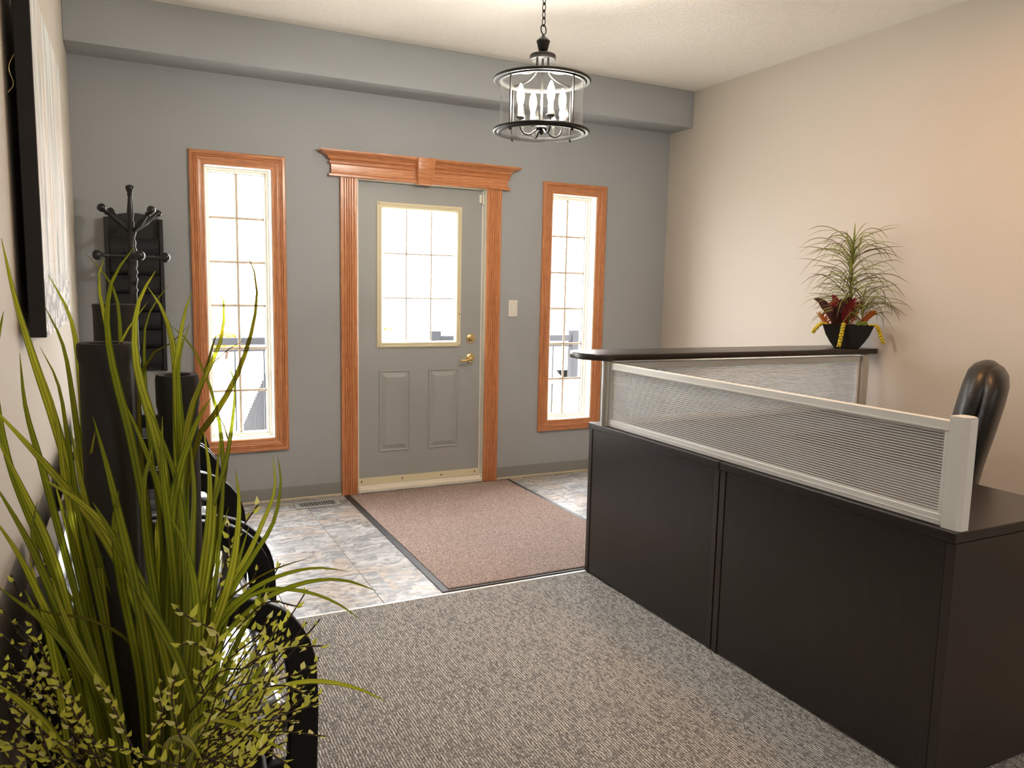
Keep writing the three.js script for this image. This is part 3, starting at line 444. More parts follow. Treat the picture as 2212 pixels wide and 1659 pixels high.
// ---------- chandelier ----------
{
  const o = thing('drum_chandelier', 'black iron chandelier with clear glass drum and four candle bulbs', 'chandelier', [0.42, 0, 1.915]);
  const ringP = [[0.176, 0], [0.176, 0.013], [0.191, 0.016], [0.196, 0.011], [0.21, 0.011], [0.2135, 0.007], [0.213, 0.001], [0.208, -0.002], [0.196, 0], [0.19, -0.006], [0.178, -0.006], [0.176, 0]];
  for (const y of [2.296, 2.08]) M('drum_ring', toCreasedNormals(lathe(ringP, 72), 0.6).translate(0, y, 0), iron, o);
  M('glass_drum', new THREE.CylinderGeometry(0.183, 0.183, 0.216, 72, 1, true).translate(0, 2.196, 0), drumGlass, o);
  const A0 = 0.29;
  for (let k = 0; k < 4; k++) {
    const a = A0 + k * Math.PI / 2, c = Math.cos(a), s = Math.sin(a), P = (r, y) => V(c * r, y, -s * r);
    M('strap', bx(0.009, 0.222, 0.005, 0.1865, 2.192, 0, 0.001).rotateY(a), iron, o);
    M('strap_screw', new THREE.SphereGeometry(0.006, 10, 8).translate(0.186, 2.07, 0).rotateY(a), iron, o);
    M('hanger_rod', tube([P(0.034, 2.395), P(0.034, 2.365), P(0.042, 2.34), P(0.075, 2.32), P(0.13, 2.309), P(0.178, 2.305)], 0.0048, 30, 8), iron, o);
    const b = 1.478 + k * Math.PI / 2, cc = Math.cos(b), ss = Math.sin(b), Q = (r, y) => V(cc * r, y, -ss * r), R = 0.1;
    M('candle_arm', tube([Q(0.012, 2.098), Q(0.03, 2.085), Q(0.055, 2.068), Q(0.082, 2.072), Q(0.098, 2.095), Q(R, 2.13)], 0.0042, 26, 8), iron, o);
    M('candle_cup', lathe([[0, 2.126], [0.012, 2.128], [0.019, 2.134], [0.02, 2.138], [0, 2.138]], 20).translate(cc * R, 0, -ss * R), iron, o);
    M('candle_sleeve', cyl(0.0115, 0.0115, 0.046, cc * R, 2.161, -ss * R), sleeve, o);
    M('bulb', lathe([[0.008, 2.184], [0.012, 2.195], [0.0165, 2.215], [0.0175, 2.228], [0.015, 2.248], [0.009, 2.266], [0.003, 2.278], [0, 2.28]], 20).translate(cc * R, 0, -ss * R), bulbGlow, o);
    const l = new THREE.PointLight(WARM, BULB); l.name = 'bulb_light'; l.position.set(0.42 + cc * R, 2.225, 1.915 - ss * R); l.castShadow = true; scene.add(l);
  }
  M('stem', cyl(0.005, 0.005, 0.3, 0, 2.245, 0), iron, o);
  M('hub', lathe([[0, 2.07], [0.008, 2.074], [0.012, 2.082], [0.008, 2.088], [0.024, 2.092], [0.026, 2.104], [0.014, 2.11], [0.006, 2.118]], 28), iron, o);
  M('rod_plate', lathe([[0, 2.391], [0.05, 2.391], [0.056, 2.387], [0.057, 2.405], [0.053, 2.41], [0.02, 2.412], [0.018, 2.42], [0, 2.42]], 40), iron, o);
  M('urn', lathe([[0, 2.418], [0.017, 2.42], [0.022, 2.435], [0.026, 2.452], [0.027, 2.458], [0.0295, 2.461], [0.0295, 2.467], [0.025, 2.472], [0.014, 2.482], [0.007, 2.488], [0.005, 2.494], [0, 2.496]], 28), iron, o);
  M('loop', new THREE.TorusGeometry(0.02, 0.0028, 8, 30).rotateY(0.5).translate(0, 2.514, 0), iron, o);
  for (let k = 0; k < 11; k++) M('chain_link', new THREE.TorusGeometry(0.0085, 0.002, 6, 18).scale(1, 2.1, 1).rotateY(k % 2 ? 0.4 : 0.4 + Math.PI / 2).translate(0, 2.547 + k * 0.0296, 0), iron, o);
  M('canopy', lathe([[0, 2.845], [0.012, 2.847], [0.03, 2.86], [0.055, 2.87], [0.06, 2.8765], [0, 2.8765]], 32), iron, o);
}
// ceiling lights behind the camera: a warm one near the desk, two neutral fill panels added at the rear
[[1.3, 3.0, 0.3, 0.3, 0, 'square flush ceiling light above the reception desk chair'], [-0.3, 6.7, 0.6, 1.2, 1, 'added long fill light panel by the left wall at the rear'], [1.4, 6.7, 0.6, 1.2, 1, 'added long fill light panel by the right wall at the rear']].forEach(([x, z, w, d, i, label]) => {
  const o = thing('ceiling_light', label, 'light', [x, HC, z], 'flush ceiling lights');
  M('frame', ring(-w / 2 - 0.012, w / 2 + 0.012, -d / 2 - 0.012, d / 2 + 0.012, 0.012, -0.02, 0.02).rotateX(Math.PI / 2).translate(0, -0.0205, 0), whitePaint, o);
  M('light_diffuser', bx(w - 0.004, 0.012, d - 0.004, 0, -0.02, 0, 0.003), mat('diffuser glow', { color: C('#fff3df'), emissive: WARMS[i], emissiveIntensity: 3, roughness: 0.6 }), o);
  const l = new THREE.RectAreaLight(WARMS[i], PANELS[i], w - 0.01, d - 0.01); l.name = 'panel_light'; l.position.set(x, HC - 0.032, z); l.lookAt(x, 0, z); scene.add(l);
});

// ---------- bowl arrangement on the counter ----------
const bladeFace = V(-0.6, 0.2, 0.7);
{
  const o = thing('bowl_arrangement', 'black bowl of artificial grass, red bromeliad and yellow sedum on the counter', 'potted plant', [2.424, 1.1008, 1.925], undefined, 0.0);
  const turnY = 0.85, W = V(Math.cos(turnY), 0, Math.sin(turnY)), D = V(Math.sin(turnY), 0, -Math.cos(turnY));   // along the bowl, away from the room
  const at = (a, y, b) => W.clone().multiplyScalar(a).addScaledVector(D, b).add(V(0, y, 0)), keep = (v) => { if (v.x > 0.155) v.x = 0.155 - (v.x - 0.155) * 0.05; return v; };
  const rows = [[0.06, 0.045, 0], [0.066, 0.05, 0.003], [0.09, 0.058, 0.035], [0.113, 0.066, 0.075], [0.132, 0.075, 0.126], [0.135, 0.077, 0.132], [0.13, 0.072, 0.132], [0.12, 0.065, 0.112], [0.0, 0.0, 0.108]], pos = [];
  for (let j = 0; j + 1 < rows.length; j++) for (let k = 0; k < 4; k++) { const S = [[1, 1], [-1, 1], [-1, -1], [1, -1]], q = (r, s) => at(r[0] * s[0], r[2], r[1] * s[1]), [s, n] = [S[k], S[(k + 1) % 4]], A = q(rows[j], s), B = q(rows[j], n), E = q(rows[j + 1], n), F = q(rows[j + 1], s); for (const v of [A, B, E, A, E, F]) pos.push(...v.toArray()); }
  const bowl = new THREE.BufferGeometry(); bowl.setAttribute('position', new THREE.Float32BufferAttribute(pos, 3)); M('bowl', toCreasedNormals(bowl, 0.5), potBlack, o);
  M('moss', new THREE.SphereGeometry(1, 20, 8, 0, 6.2832, 0, 1.5708).scale(0.118, 0.02, 0.06).rotateY(-turnY).translate(0, 0.111, 0), soil, o);
  const fine = [leafy('thin grass', '#6d7342', 0.3), leafy('thin brown grass', '#544a30', 0.25), leafy('thin bright grass', '#8d9850', 0.3)];
  M('grass_stem', tube([at(0.0, 0.11, 0), at(0.005, 0.3, 0), at(-0.005, 0.5, 0), at(0.0, 0.62, 0)], 0.006, 16, 6), leafy('stem green', '#7f8a3e', 0.2), o);
  for (let k = 0; k < 230; k++) {
    const side = k > 160, y0 = side ? rr(0.13, 0.32) : 0.16 + 0.44 * Math.pow(rnd(), 1.2), a = rnd() * Math.PI * 2, L = rr(0.17, 0.33) * (y0 > 0.5 ? 0.8 : 1), up = y0 > 0.45 ? rr(0.35, 0.9) : rr(0.3, 0.75), ox = side ? 0.07 : 0, dx = Math.cos(a), dz = Math.sin(a) * 0.6;
    const P = (t, y) => keep(at(ox + dx * L * t, y0 + y * L, dz * L * t));
    const dr = rr(-0.15, 0.5);
    M('grass_blade', ribbon([P(1, up * 0.55 - dr), P(0.72, up * 0.62 - dr * 0.35), P(0.4, up * 0.5), P(0.14, up * 0.25), P(0.01, 0)], rr(0.0024, 0.0042), { seg: 10, fold: 0.2, face: bladeFace, base: 0.9 }), fine[k % 3], o);
  }
  for (const [a, y] of [[0.0, 0.7], [-0.03, 0.66], [0.03, 0.64]]) M('grass_blade', ribbon([keep(at(a * 1.4, y, 0)), at(a, y - 0.06, 0), at(a * 0.3, 0.55, 0), at(0, 0.45, 0)], 0.011, { face: bladeFace }), fine[2], o);
  // red bromeliad
  const red = [leafy('red leaf', '#7e2b2d', 0.15), leafy('dark red leaf', '#4a2a2b', 0.1)];
  for (let k = 0; k < 11; k++) {
    const a = k * 2.4, r = k < 5 ? 0.05 : 0.12, hgt = k < 5 ? rr(0.19, 0.23) : rr(0.14, 0.2), c = at(-0.045, 0.1, -0.02), d = V(Math.cos(a), 0, Math.sin(a)), E = (t, y) => keep(c.clone().addScaledVector(d, r * t).add(V(0, y * hgt, 0)));
    M('bromeliad_leaf', ribbon([E(1.25, 0.9), E(0.95, 0.85), E(0.5, 0.55), E(0.2, 0.25), E(0.1, 0)], rr(0.045, 0.06), { seg: 12, fold: 0.35, face: V(d.x * 0.4 - 0.5, 0.3, d.z * 0.4 + 0.6), tip: 0.03, base: 0.7 }), red[k % 2], o);
  }
  // orange spiky sprigs
  const orange = leafy('orange spike', '#b0632f', 0.25);
  for (const [a, y, b, n, tilt] of [[-0.1, 0.125, -0.05, 30, -0.4], [0.065, 0.14, -0.02, 34, 0.5], [0.01, 0.13, 0, 20, 0.2]]) {
    const g = []; for (let k = 0; k < n; k++) { const t = k / n, c = at(a + tilt * t * 0.1, y + t * 0.06, b), an = k * 2.4, tipV = c.clone().add(at(Math.cos(an) * 0.03 + tilt * 0.03, 0.022, Math.sin(an) * 0.03)); g.push(ribbon([keep(tipV), keep(c.clone().lerp(tipV, 0.5)), keep(c)], 0.006, { seg: 4, face: bladeFace })); }
    M('orange_sprig', merge(g), orange, o);
  }
  // succulent rosette
  const succ = leafy('succulent green', '#7f8f3c', 0.15);
  for (let k = 0; k < 18; k++) { const a = k * 2.4, r = 0.012 + 0.0028 * k, c = at(0.07, 0.128, -0.045); M('succulent_leaf', new THREE.SphereGeometry(1, 10, 8).scale(0.02, 0.006, 0.011).translate(0.016, 0, 0).rotateZ(0.9 - k * 0.045).rotateY(a).translate(c.x + Math.cos(-a) * r * 0.3 * -0, c.y, c.z), succ, o); }
  // hanging yellow sedum strands
  const yellow = leafy('yellow sedum', '#d8c341', 0.2), bead = new THREE.SphereGeometry(1, 6, 5).scale(0.0055, 0.0075, 0.0055);
  for (const pts of [[at(-0.02, 0.135, -0.07), at(-0.025, 0.13, -0.092), at(-0.03, 0.085, -0.1), at(-0.035, 0.045, -0.1), at(-0.04, 0.012, -0.1)], [at(-0.11, 0.13, -0.05), at(-0.14, 0.135, -0.07), at(-0.165, 0.11, -0.08), at(-0.18, 0.085, -0.08)], [at(0.11, 0.13, -0.05), at(0.145, 0.13, -0.06), at(0.165, 0.09, -0.062), at(0.185, 0.04, -0.06)]]) {
    const c = new THREE.CatmullRomCurve3(pts), g = [tube(pts, 0.0016, 16, 5)]; for (let k = 0; k < 56; k++) { const p = c.getPointAt(k / 55), a = k * 2.4, v = V(p.x + Math.cos(a) * 0.007, p.y + 0.003 * Math.sin(k), p.z + Math.sin(a) * 0.007); if (v.x < 0.157) g.push(bead.clone().rotateZ(Math.cos(a) * 0.8).translate(v.x, v.y, v.z)); }
    M('sedum_strand', merge(g), yellow, o);
  }
}
const BLADES = [
  [15,0,-1.42,1.455,3.552,-1.408,1.364,3.545,-1.386,1.268,3.563,-1.356,1.159,3.603,-1.329,1.031,3.648,-1.319,0.852,3.685,-1.281,0.57,3.683],
  [11,0,-1.367,1.401,3.448,-1.335,1.332,3.493,-1.321,1.242,3.551,-1.315,1.096,3.605,-1.313,0.875,3.649,-1.278,0.57,3.665],
  [9,1,-1.373,1.347,3.471,-1.344,1.284,3.539,-1.329,1.187,3.597,-1.319,1.064,3.631,-1.309,0.879,3.659,-1.276,0.57,3.67],
  [9,1,-1.374,1.283,3.568,-1.348,1.229,3.624,-1.337,1.144,3.648,-1.326,1.018,3.658,-1.31,0.849,3.681,-1.276,0.57,3.681],
  [10,0,-1.365,1.265,3.693,-1.348,1.197,3.704,-1.341,1.088,3.693,-1.327,0.969,3.69,-1.303,0.824,3.715,-1.272,0.57,3.697],
  [11,1,-1.382,1.29,3.76,-1.383,1.208,3.722,-1.369,1.113,3.697,-1.344,0.976,3.706,-1.312,0.814,3.738,-1.277,0.57,3.709],
  [9,1,-1.409,1.344,3.667,-1.418,1.323,3.626,-1.432,1.251,3.607,-1.418,1.109,3.628,-1.36,0.934,3.685,-1.32,0.808,3.722,-1.282,0.57,3.701],
  [14,0,-1.427,1.217,3.724,-1.393,1.168,3.72,-1.342,1.1,3.744,-1.291,1.027,3.777,-1.252,0.931,3.801,-1.226,0.793,3.812,-1.23,0.57,3.746],
  [11,0,-1.44,1.166,3.616,-1.397,1.074,3.672,-1.362,0.987,3.709,-1.331,0.831,3.718,-1.288,0.57,3.699],
  [11,1,-1.429,1.1,3.708,-1.385,1.019,3.757,-1.355,0.924,3.757,-1.313,0.783,3.751,-1.278,0.57,3.716],
  [9,1,-1.423,0.98,3.804,-1.368,0.921,3.815,-1.328,0.839,3.787,-1.295,0.76,3.773,-1.268,0.57,3.727],
  [10,0,-1.427,1.065,3.759,-1.401,0.991,3.726,-1.372,0.893,3.706,-1.32,0.777,3.735,-1.282,0.57,3.708],
  [13,0,-1.35,1.137,3.886,-1.309,1.087,3.841,-1.267,1.017,3.823,-1.229,0.911,3.832,-1.206,0.768,3.843,-1.219,0.57,3.761],
  [15,1,-1.296,1.101,3.886,-1.272,1.035,3.855,-1.24,0.95,3.858,-1.201,0.86,3.873,-1.179,0.753,3.867,-1.204,0.57,3.774],
  [5,2,-1.408,0.942,3.764,-1.371,0.921,3.778,-1.307,0.906,3.804,-1.255,0.849,3.794,-1.246,0.57,3.737],
  [8,1,-1.308,1.439,3.483,-1.271,1.391,3.551,-1.259,1.352,3.594,-1.258,1.299,3.617,-1.257,1.174,3.636,-1.257,0.951,3.666,-1.247,0.57,3.673],
  [11,0,-1.276,1.428,3.598,-1.285,1.397,3.622,-1.282,1.356,3.634,-1.276,1.318,3.633,-1.267,1.213,3.643,-1.26,0.957,3.682,-1.249,0.57,3.681],
  [12,1,-1.235,1.437,3.859,-1.259,1.402,3.831,-1.268,1.376,3.803,-1.273,1.333,3.776,-1.271,1.288,3.756,-1.265,1.246,3.743,-1.247,1.15,3.751,-1.226,0.948,3.781,-1.23,0.57,3.731],
  [9,0,-1.217,1.362,3.708,-1.25,1.311,3.667,-1.269,1.265,3.642,-1.279,1.206,3.638,-1.278,1.104,3.66,-1.269,0.926,3.7,-1.254,0.57,3.69],
  [14,0,-1.208,1.407,3.791,-1.224,1.378,3.758,-1.234,1.349,3.737,-1.238,1.306,3.732,-1.235,1.254,3.737,-1.225,1.211,3.748,-1.207,1.121,3.766,-1.198,0.946,3.787,-1.215,0.57,3.734],
  [17,0,-1.216,1.383,3.68,-1.2,1.356,3.689,-1.188,1.315,3.71,-1.183,1.263,3.731,-1.183,1.209,3.745,-1.18,1.117,3.756,-1.185,0.901,3.772,-1.208,0.57,3.726],
  [8,1,-1.182,1.388,3.61,-1.208,1.354,3.635,-1.221,1.323,3.659,-1.225,1.28,3.675,-1.224,1.18,3.687,-1.21,0.961,3.715,-1.221,0.57,3.697],
  [13,0,-1.155,1.378,3.718,-1.167,1.349,3.738,-1.176,1.306,3.743,-1.182,1.263,3.734,-1.183,1.149,3.731,-1.186,0.931,3.749,-1.208,0.57,3.715],
  [10,1,-1.168,1.332,3.832,-1.179,1.295,3.812,-1.182,1.247,3.779,-1.181,1.133,3.763,-1.181,0.94,3.778,-1.205,0.57,3.729],
  [8,1,-1.191,1.329,3.735,-1.163,1.301,3.724,-1.144,1.26,3.714,-1.125,1.195,3.721,-1.119,1.108,3.739,-1.132,0.965,3.763,-1.178,0.57,3.721],
  [8,2,-1.162,1.33,3.75,-1.184,1.3,3.71,-1.212,1.281,3.684,-1.229,1.248,3.682,-1.236,1.161,3.699,-1.224,0.969,3.734,-1.229,0.57,3.707],
  [9,2,-1.07,1.444,3.685,-1.058,1.411,3.692,-1.056,1.373,3.701,-1.065,1.322,3.711,-1.083,1.268,3.72,-1.1,1.232,3.728,-1.124,1.191,3.731,-1.149,1.157,3.729,-1.175,1.052,3.732,-1.187,0.891,3.745,-1.209,0.57,3.713],
  [13,0,-1.128,1.389,3.765,-1.117,1.368,3.782,-1.118,1.339,3.796,-1.126,1.302,3.804,-1.14,1.27,3.801,-1.164,1.214,3.789,-1.181,1.122,3.779,-1.191,0.943,3.781,-1.211,0.57,3.731],
  [10,2,-1.124,1.32,3.77,-1.137,1.289,3.79,-1.147,1.252,3.794,-1.164,1.199,3.78,-1.175,1.118,3.765,-1.184,0.937,3.768,-1.207,0.57,3.724],
  [7,2,-1.088,1.308,3.798,-1.124,1.283,3.784,-1.145,1.244,3.756,-1.161,1.184,3.733,-1.176,1.039,3.74,-1.203,0.57,3.71],
  [11,1,-1.117,1.278,3.828,-1.108,1.248,3.814,-1.105,1.224,3.792,-1.107,1.183,3.774,-1.117,1.119,3.766,-1.141,1.034,3.763,-1.165,0.899,3.773,-1.197,0.57,3.727],
  [5,2,-1.131,1.201,3.731,-1.117,1.173,3.709,-1.107,1.145,3.71,-1.112,1.098,3.729,-1.129,1.021,3.748,-1.177,0.57,3.714],
  [9,0,-1.047,1.123,3.775,-1.045,1.063,3.771,-1.065,1.014,3.774,-1.089,0.968,3.783,-1.119,0.921,3.785,-1.147,0.845,3.781,-1.187,0.57,3.731],
  [8,1,-1.034,1.114,3.735,-1.033,1.077,3.76,-1.05,1.015,3.785,-1.081,0.97,3.793,-1.112,0.918,3.788,-1.143,0.835,3.775,-1.184,0.57,3.728],
  [12,0,-1.111,1.118,3.835,-1.11,1.076,3.863,-1.118,0.999,3.867,-1.131,0.927,3.844,-1.154,0.839,3.814,-1.19,0.57,3.747],
  [6,2,-1.004,0.973,3.85,-1.057,0.959,3.84,-1.1,0.927,3.81,-1.129,0.888,3.781,-1.157,0.82,3.77,-1.192,0.57,3.725],
  [8,1,-0.972,0.978,3.942,-1.006,0.975,3.904,-1.044,0.956,3.858,-1.085,0.925,3.818,-1.13,0.877,3.792,-1.162,0.806,3.788,-1.195,0.57,3.734],
  [9,1,-0.941,0.959,3.985,-0.972,0.961,3.934,-1.002,0.951,3.89,-1.037,0.934,3.857,-1.075,0.911,3.835,-1.114,0.875,3.82,-1.16,0.807,3.806,-1.194,0.57,3.743],
  [8,1,-0.935,0.871,3.88,-0.956,0.885,3.848,-0.988,0.9,3.825,-1.029,0.911,3.81,-1.067,0.913,3.802,-1.103,0.896,3.795,-1.151,0.824,3.782,-1.189,0.57,3.731],
  [10,0,-0.933,0.801,4.011,-0.959,0.812,3.987,-0.994,0.822,3.967,-1.03,0.825,3.95,-1.066,0.817,3.932,-1.101,0.797,3.909,-1.136,0.768,3.881,-1.172,0.723,3.848,-1.2,0.57,3.764],
  [12,0,-1.076,0.78,4.044,-1.104,0.797,4.027,-1.13,0.809,4.002,-1.157,0.803,3.964,-1.177,0.776,3.918,-1.199,0.717,3.871,-1.215,0.57,3.776],
  [12,0,-1.181,0.811,4.084,-1.19,0.813,4.041,-1.2,0.784,3.958,-1.217,0.739,3.877,-1.225,0.57,3.779],
  [11,1,-1.225,1.222,3.868,-1.213,1.187,3.855,-1.201,1.144,3.83,-1.191,1.102,3.805,-1.183,1.019,3.796,-1.184,0.876,3.803,-1.207,0.57,3.742],
  [11,1,-1.253,1.234,3.904,-1.233,1.169,3.857,-1.213,1.093,3.825,-1.199,1.006,3.816,-1.196,0.851,3.823,-1.214,0.57,3.752],
  [14,1,-1.148,1.235,3.897,-1.16,1.202,3.849,-1.17,1.169,3.821,-1.185,1.121,3.809,-1.197,1.058,3.804,-1.207,0.883,3.809,-1.22,0.57,3.745],
  [12,1,-1.205,1.079,3.911,-1.189,1.038,3.893,-1.178,0.991,3.893,-1.173,0.936,3.884,-1.174,0.827,3.86,-1.201,0.57,3.77],
  [13,1,-1.293,1.209,3.846,-1.279,1.147,3.86,-1.264,1.063,3.867,-1.246,0.945,3.858,-1.233,0.792,3.835,-1.234,0.57,3.758],
  [12,0,-1.332,1.162,3.651,-1.321,1.101,3.697,-1.309,1.02,3.698,-1.295,0.892,3.701,-1.268,0.57,3.691],
  [11,1,-1.331,1.136,3.819,-1.32,1.071,3.798,-1.306,0.968,3.762,-1.287,0.825,3.759,-1.264,0.57,3.72],
  [9,1,-1.365,1.094,3.817,-1.38,1.023,3.749,-1.364,0.926,3.721,-1.313,0.804,3.749,-1.278,0.57,3.715],
  [10,0,-1.295,1.171,3.735,-1.306,1.105,3.686,-1.302,1.025,3.691,-1.294,0.899,3.718,-1.267,0.57,3.699],
  [12,0,-1.148,1.167,3.768,-1.141,1.101,3.766,-1.146,1.027,3.787,-1.163,0.904,3.787,-1.195,0.57,3.734],
  [11,0,-1.119,1.148,3.711,-1.132,1.067,3.752,-1.143,0.987,3.778,-1.163,0.859,3.771,-1.195,0.57,3.726],
  [13,1,-1.208,1.207,3.861,-1.211,1.138,3.874,-1.205,1.051,3.848,-1.198,0.885,3.817,-1.215,0.57,3.748],
  [15,1,-1.18,1.192,3.964,-1.176,1.118,3.938,-1.178,1.022,3.877,-1.183,0.891,3.838,-1.206,0.57,3.759],
  [11,1,-1.223,1.181,3.924,-1.235,1.103,3.856,-1.231,0.994,3.809,-1.217,0.848,3.808,-1.225,0.57,3.744],
  [12,1,-1.265,1.119,3.907,-1.273,1.046,3.827,-1.268,0.954,3.799,-1.25,0.817,3.805,-1.243,0.57,3.743],
  [9,0,-1.35,0.992,3.851,-1.341,0.921,3.808,-1.315,0.848,3.811,-1.282,0.766,3.805,-1.261,0.57,3.743]
];
const TWIGS = [
  [14,0.68,-1.161,0.786,3.728,-1.132,0.897,3.742,-1.11,0.976,3.757,-1.07,1.05,3.782],
  [12,0.68,-1.157,0.774,3.754,-1.122,0.868,3.774,-1.114,0.939,3.783,-1.119,1.022,3.784],
  [13,0.748,-1.153,0.794,3.798,-1.107,0.872,3.825,-1.07,0.913,3.853,-1.035,0.913,3.886],
  [12,0.85,-1.174,0.829,3.907,-1.15,0.907,3.923,-1.179,0.931,3.921,-1.201,0.952,3.921],
  [13,0.816,-1.155,0.8,3.887,-1.095,0.861,3.923,-1.055,0.882,3.955,-1.019,0.892,3.987],
  [13,0.68,-1.171,0.765,3.839,-1.126,0.841,3.865,-1.09,0.882,3.893,-1.079,0.915,3.909],
  [13,0.748,-1.166,0.776,3.862,-1.117,0.811,3.896,-1.071,0.826,3.932,-1.031,0.853,3.964],
  [10,0.816,-1.18,0.81,3.895,-1.161,0.87,3.911,-1.179,0.895,3.914,-1.2,0.897,3.918],
  [14,0.748,-1.165,0.783,3.929,-1.113,0.83,3.963,-1.075,0.85,3.995,-1.05,0.845,4.023],
  [14,0.748,-1.164,0.759,3.91,-1.112,0.793,3.947,-1.067,0.802,3.983,-1.029,0.823,4.014],
  [14,0.748,-1.166,0.757,3.932,-1.115,0.773,3.97,-1.083,0.787,3.999,-1.029,0.79,4.041],
  [14,0.748,-1.175,0.733,3.886,-1.122,0.762,3.923,-1.099,0.803,3.944,-1.082,0.855,3.961],
  [14,0.748,-1.176,0.756,3.972,-1.143,0.789,3.999,-1.11,0.822,4.026,-1.069,0.83,4.06],
  [14,0.748,-1.183,0.762,3.991,-1.145,0.777,4.022,-1.114,0.798,4.05,-1.085,0.789,4.081],
  [14,0.748,-1.197,0.743,3.941,-1.168,0.802,3.963,-1.156,0.846,3.977,-1.129,0.878,4.001],
  [12,0.748,-1.197,0.768,3.96,-1.208,0.812,3.964,-1.212,0.856,3.97,-1.207,0.887,3.984],
  [12,0.748,-1.254,0.754,3.934,-1.274,0.811,3.931,-1.288,0.854,3.933,-1.298,0.873,3.94],
  [12,0.68,-1.253,0.779,3.975,-1.236,0.822,3.993,-1.225,0.853,4.009,-1.23,0.883,4.018],
  [13,0.748,-1.314,0.704,3.82,-1.347,0.764,3.811,-1.374,0.809,3.806,-1.388,0.855,3.808],
  [13,0.748,-1.325,0.716,3.836,-1.358,0.749,3.83,-1.385,0.769,3.829,-1.405,0.801,3.829],
  [13,0.748,-1.335,0.728,3.852,-1.368,0.735,3.849,-1.389,0.755,3.851,-1.415,0.769,3.851],
  [12,0.68,-1.327,0.734,3.765,-1.355,0.795,3.757,-1.383,0.828,3.754,-1.394,0.828,3.763],
  [12,0.68,-1.32,0.745,3.789,-1.341,0.792,3.787,-1.364,0.812,3.788,-1.405,0.786,3.786],
  [12,0.748,-1.287,0.753,3.917,-1.308,0.785,3.917,-1.322,0.817,3.921,-1.331,0.848,3.927],
  [14,0.748,-1.201,0.775,4.014,-1.238,0.793,4.008,-1.263,0.812,4.007,-1.293,0.825,4.005],
  [14,0.748,-1.182,0.744,3.971,-1.143,0.777,4.001,-1.122,0.81,4.022,-1.09,0.848,4.047],
  [13,0.68,-1.181,0.771,3.9,-1.158,0.799,3.923,-1.136,0.8,3.948,-1.103,0.84,3.975],
  [12,0.68,-1.186,0.773,3.875,-1.168,0.807,3.894,-1.174,0.84,3.902,-1.151,0.867,3.925],
  [13,0.68,-1.171,0.789,3.857,-1.141,0.831,3.882,-1.106,0.845,3.912,-1.07,0.911,3.936],
  [13,0.748,-1.189,0.78,4.007,-1.169,0.789,4.031,-1.139,0.787,4.062,-1.108,0.829,4.086]
];
const leafGeoBig = new THREE.CircleGeometry(0.07, 5);
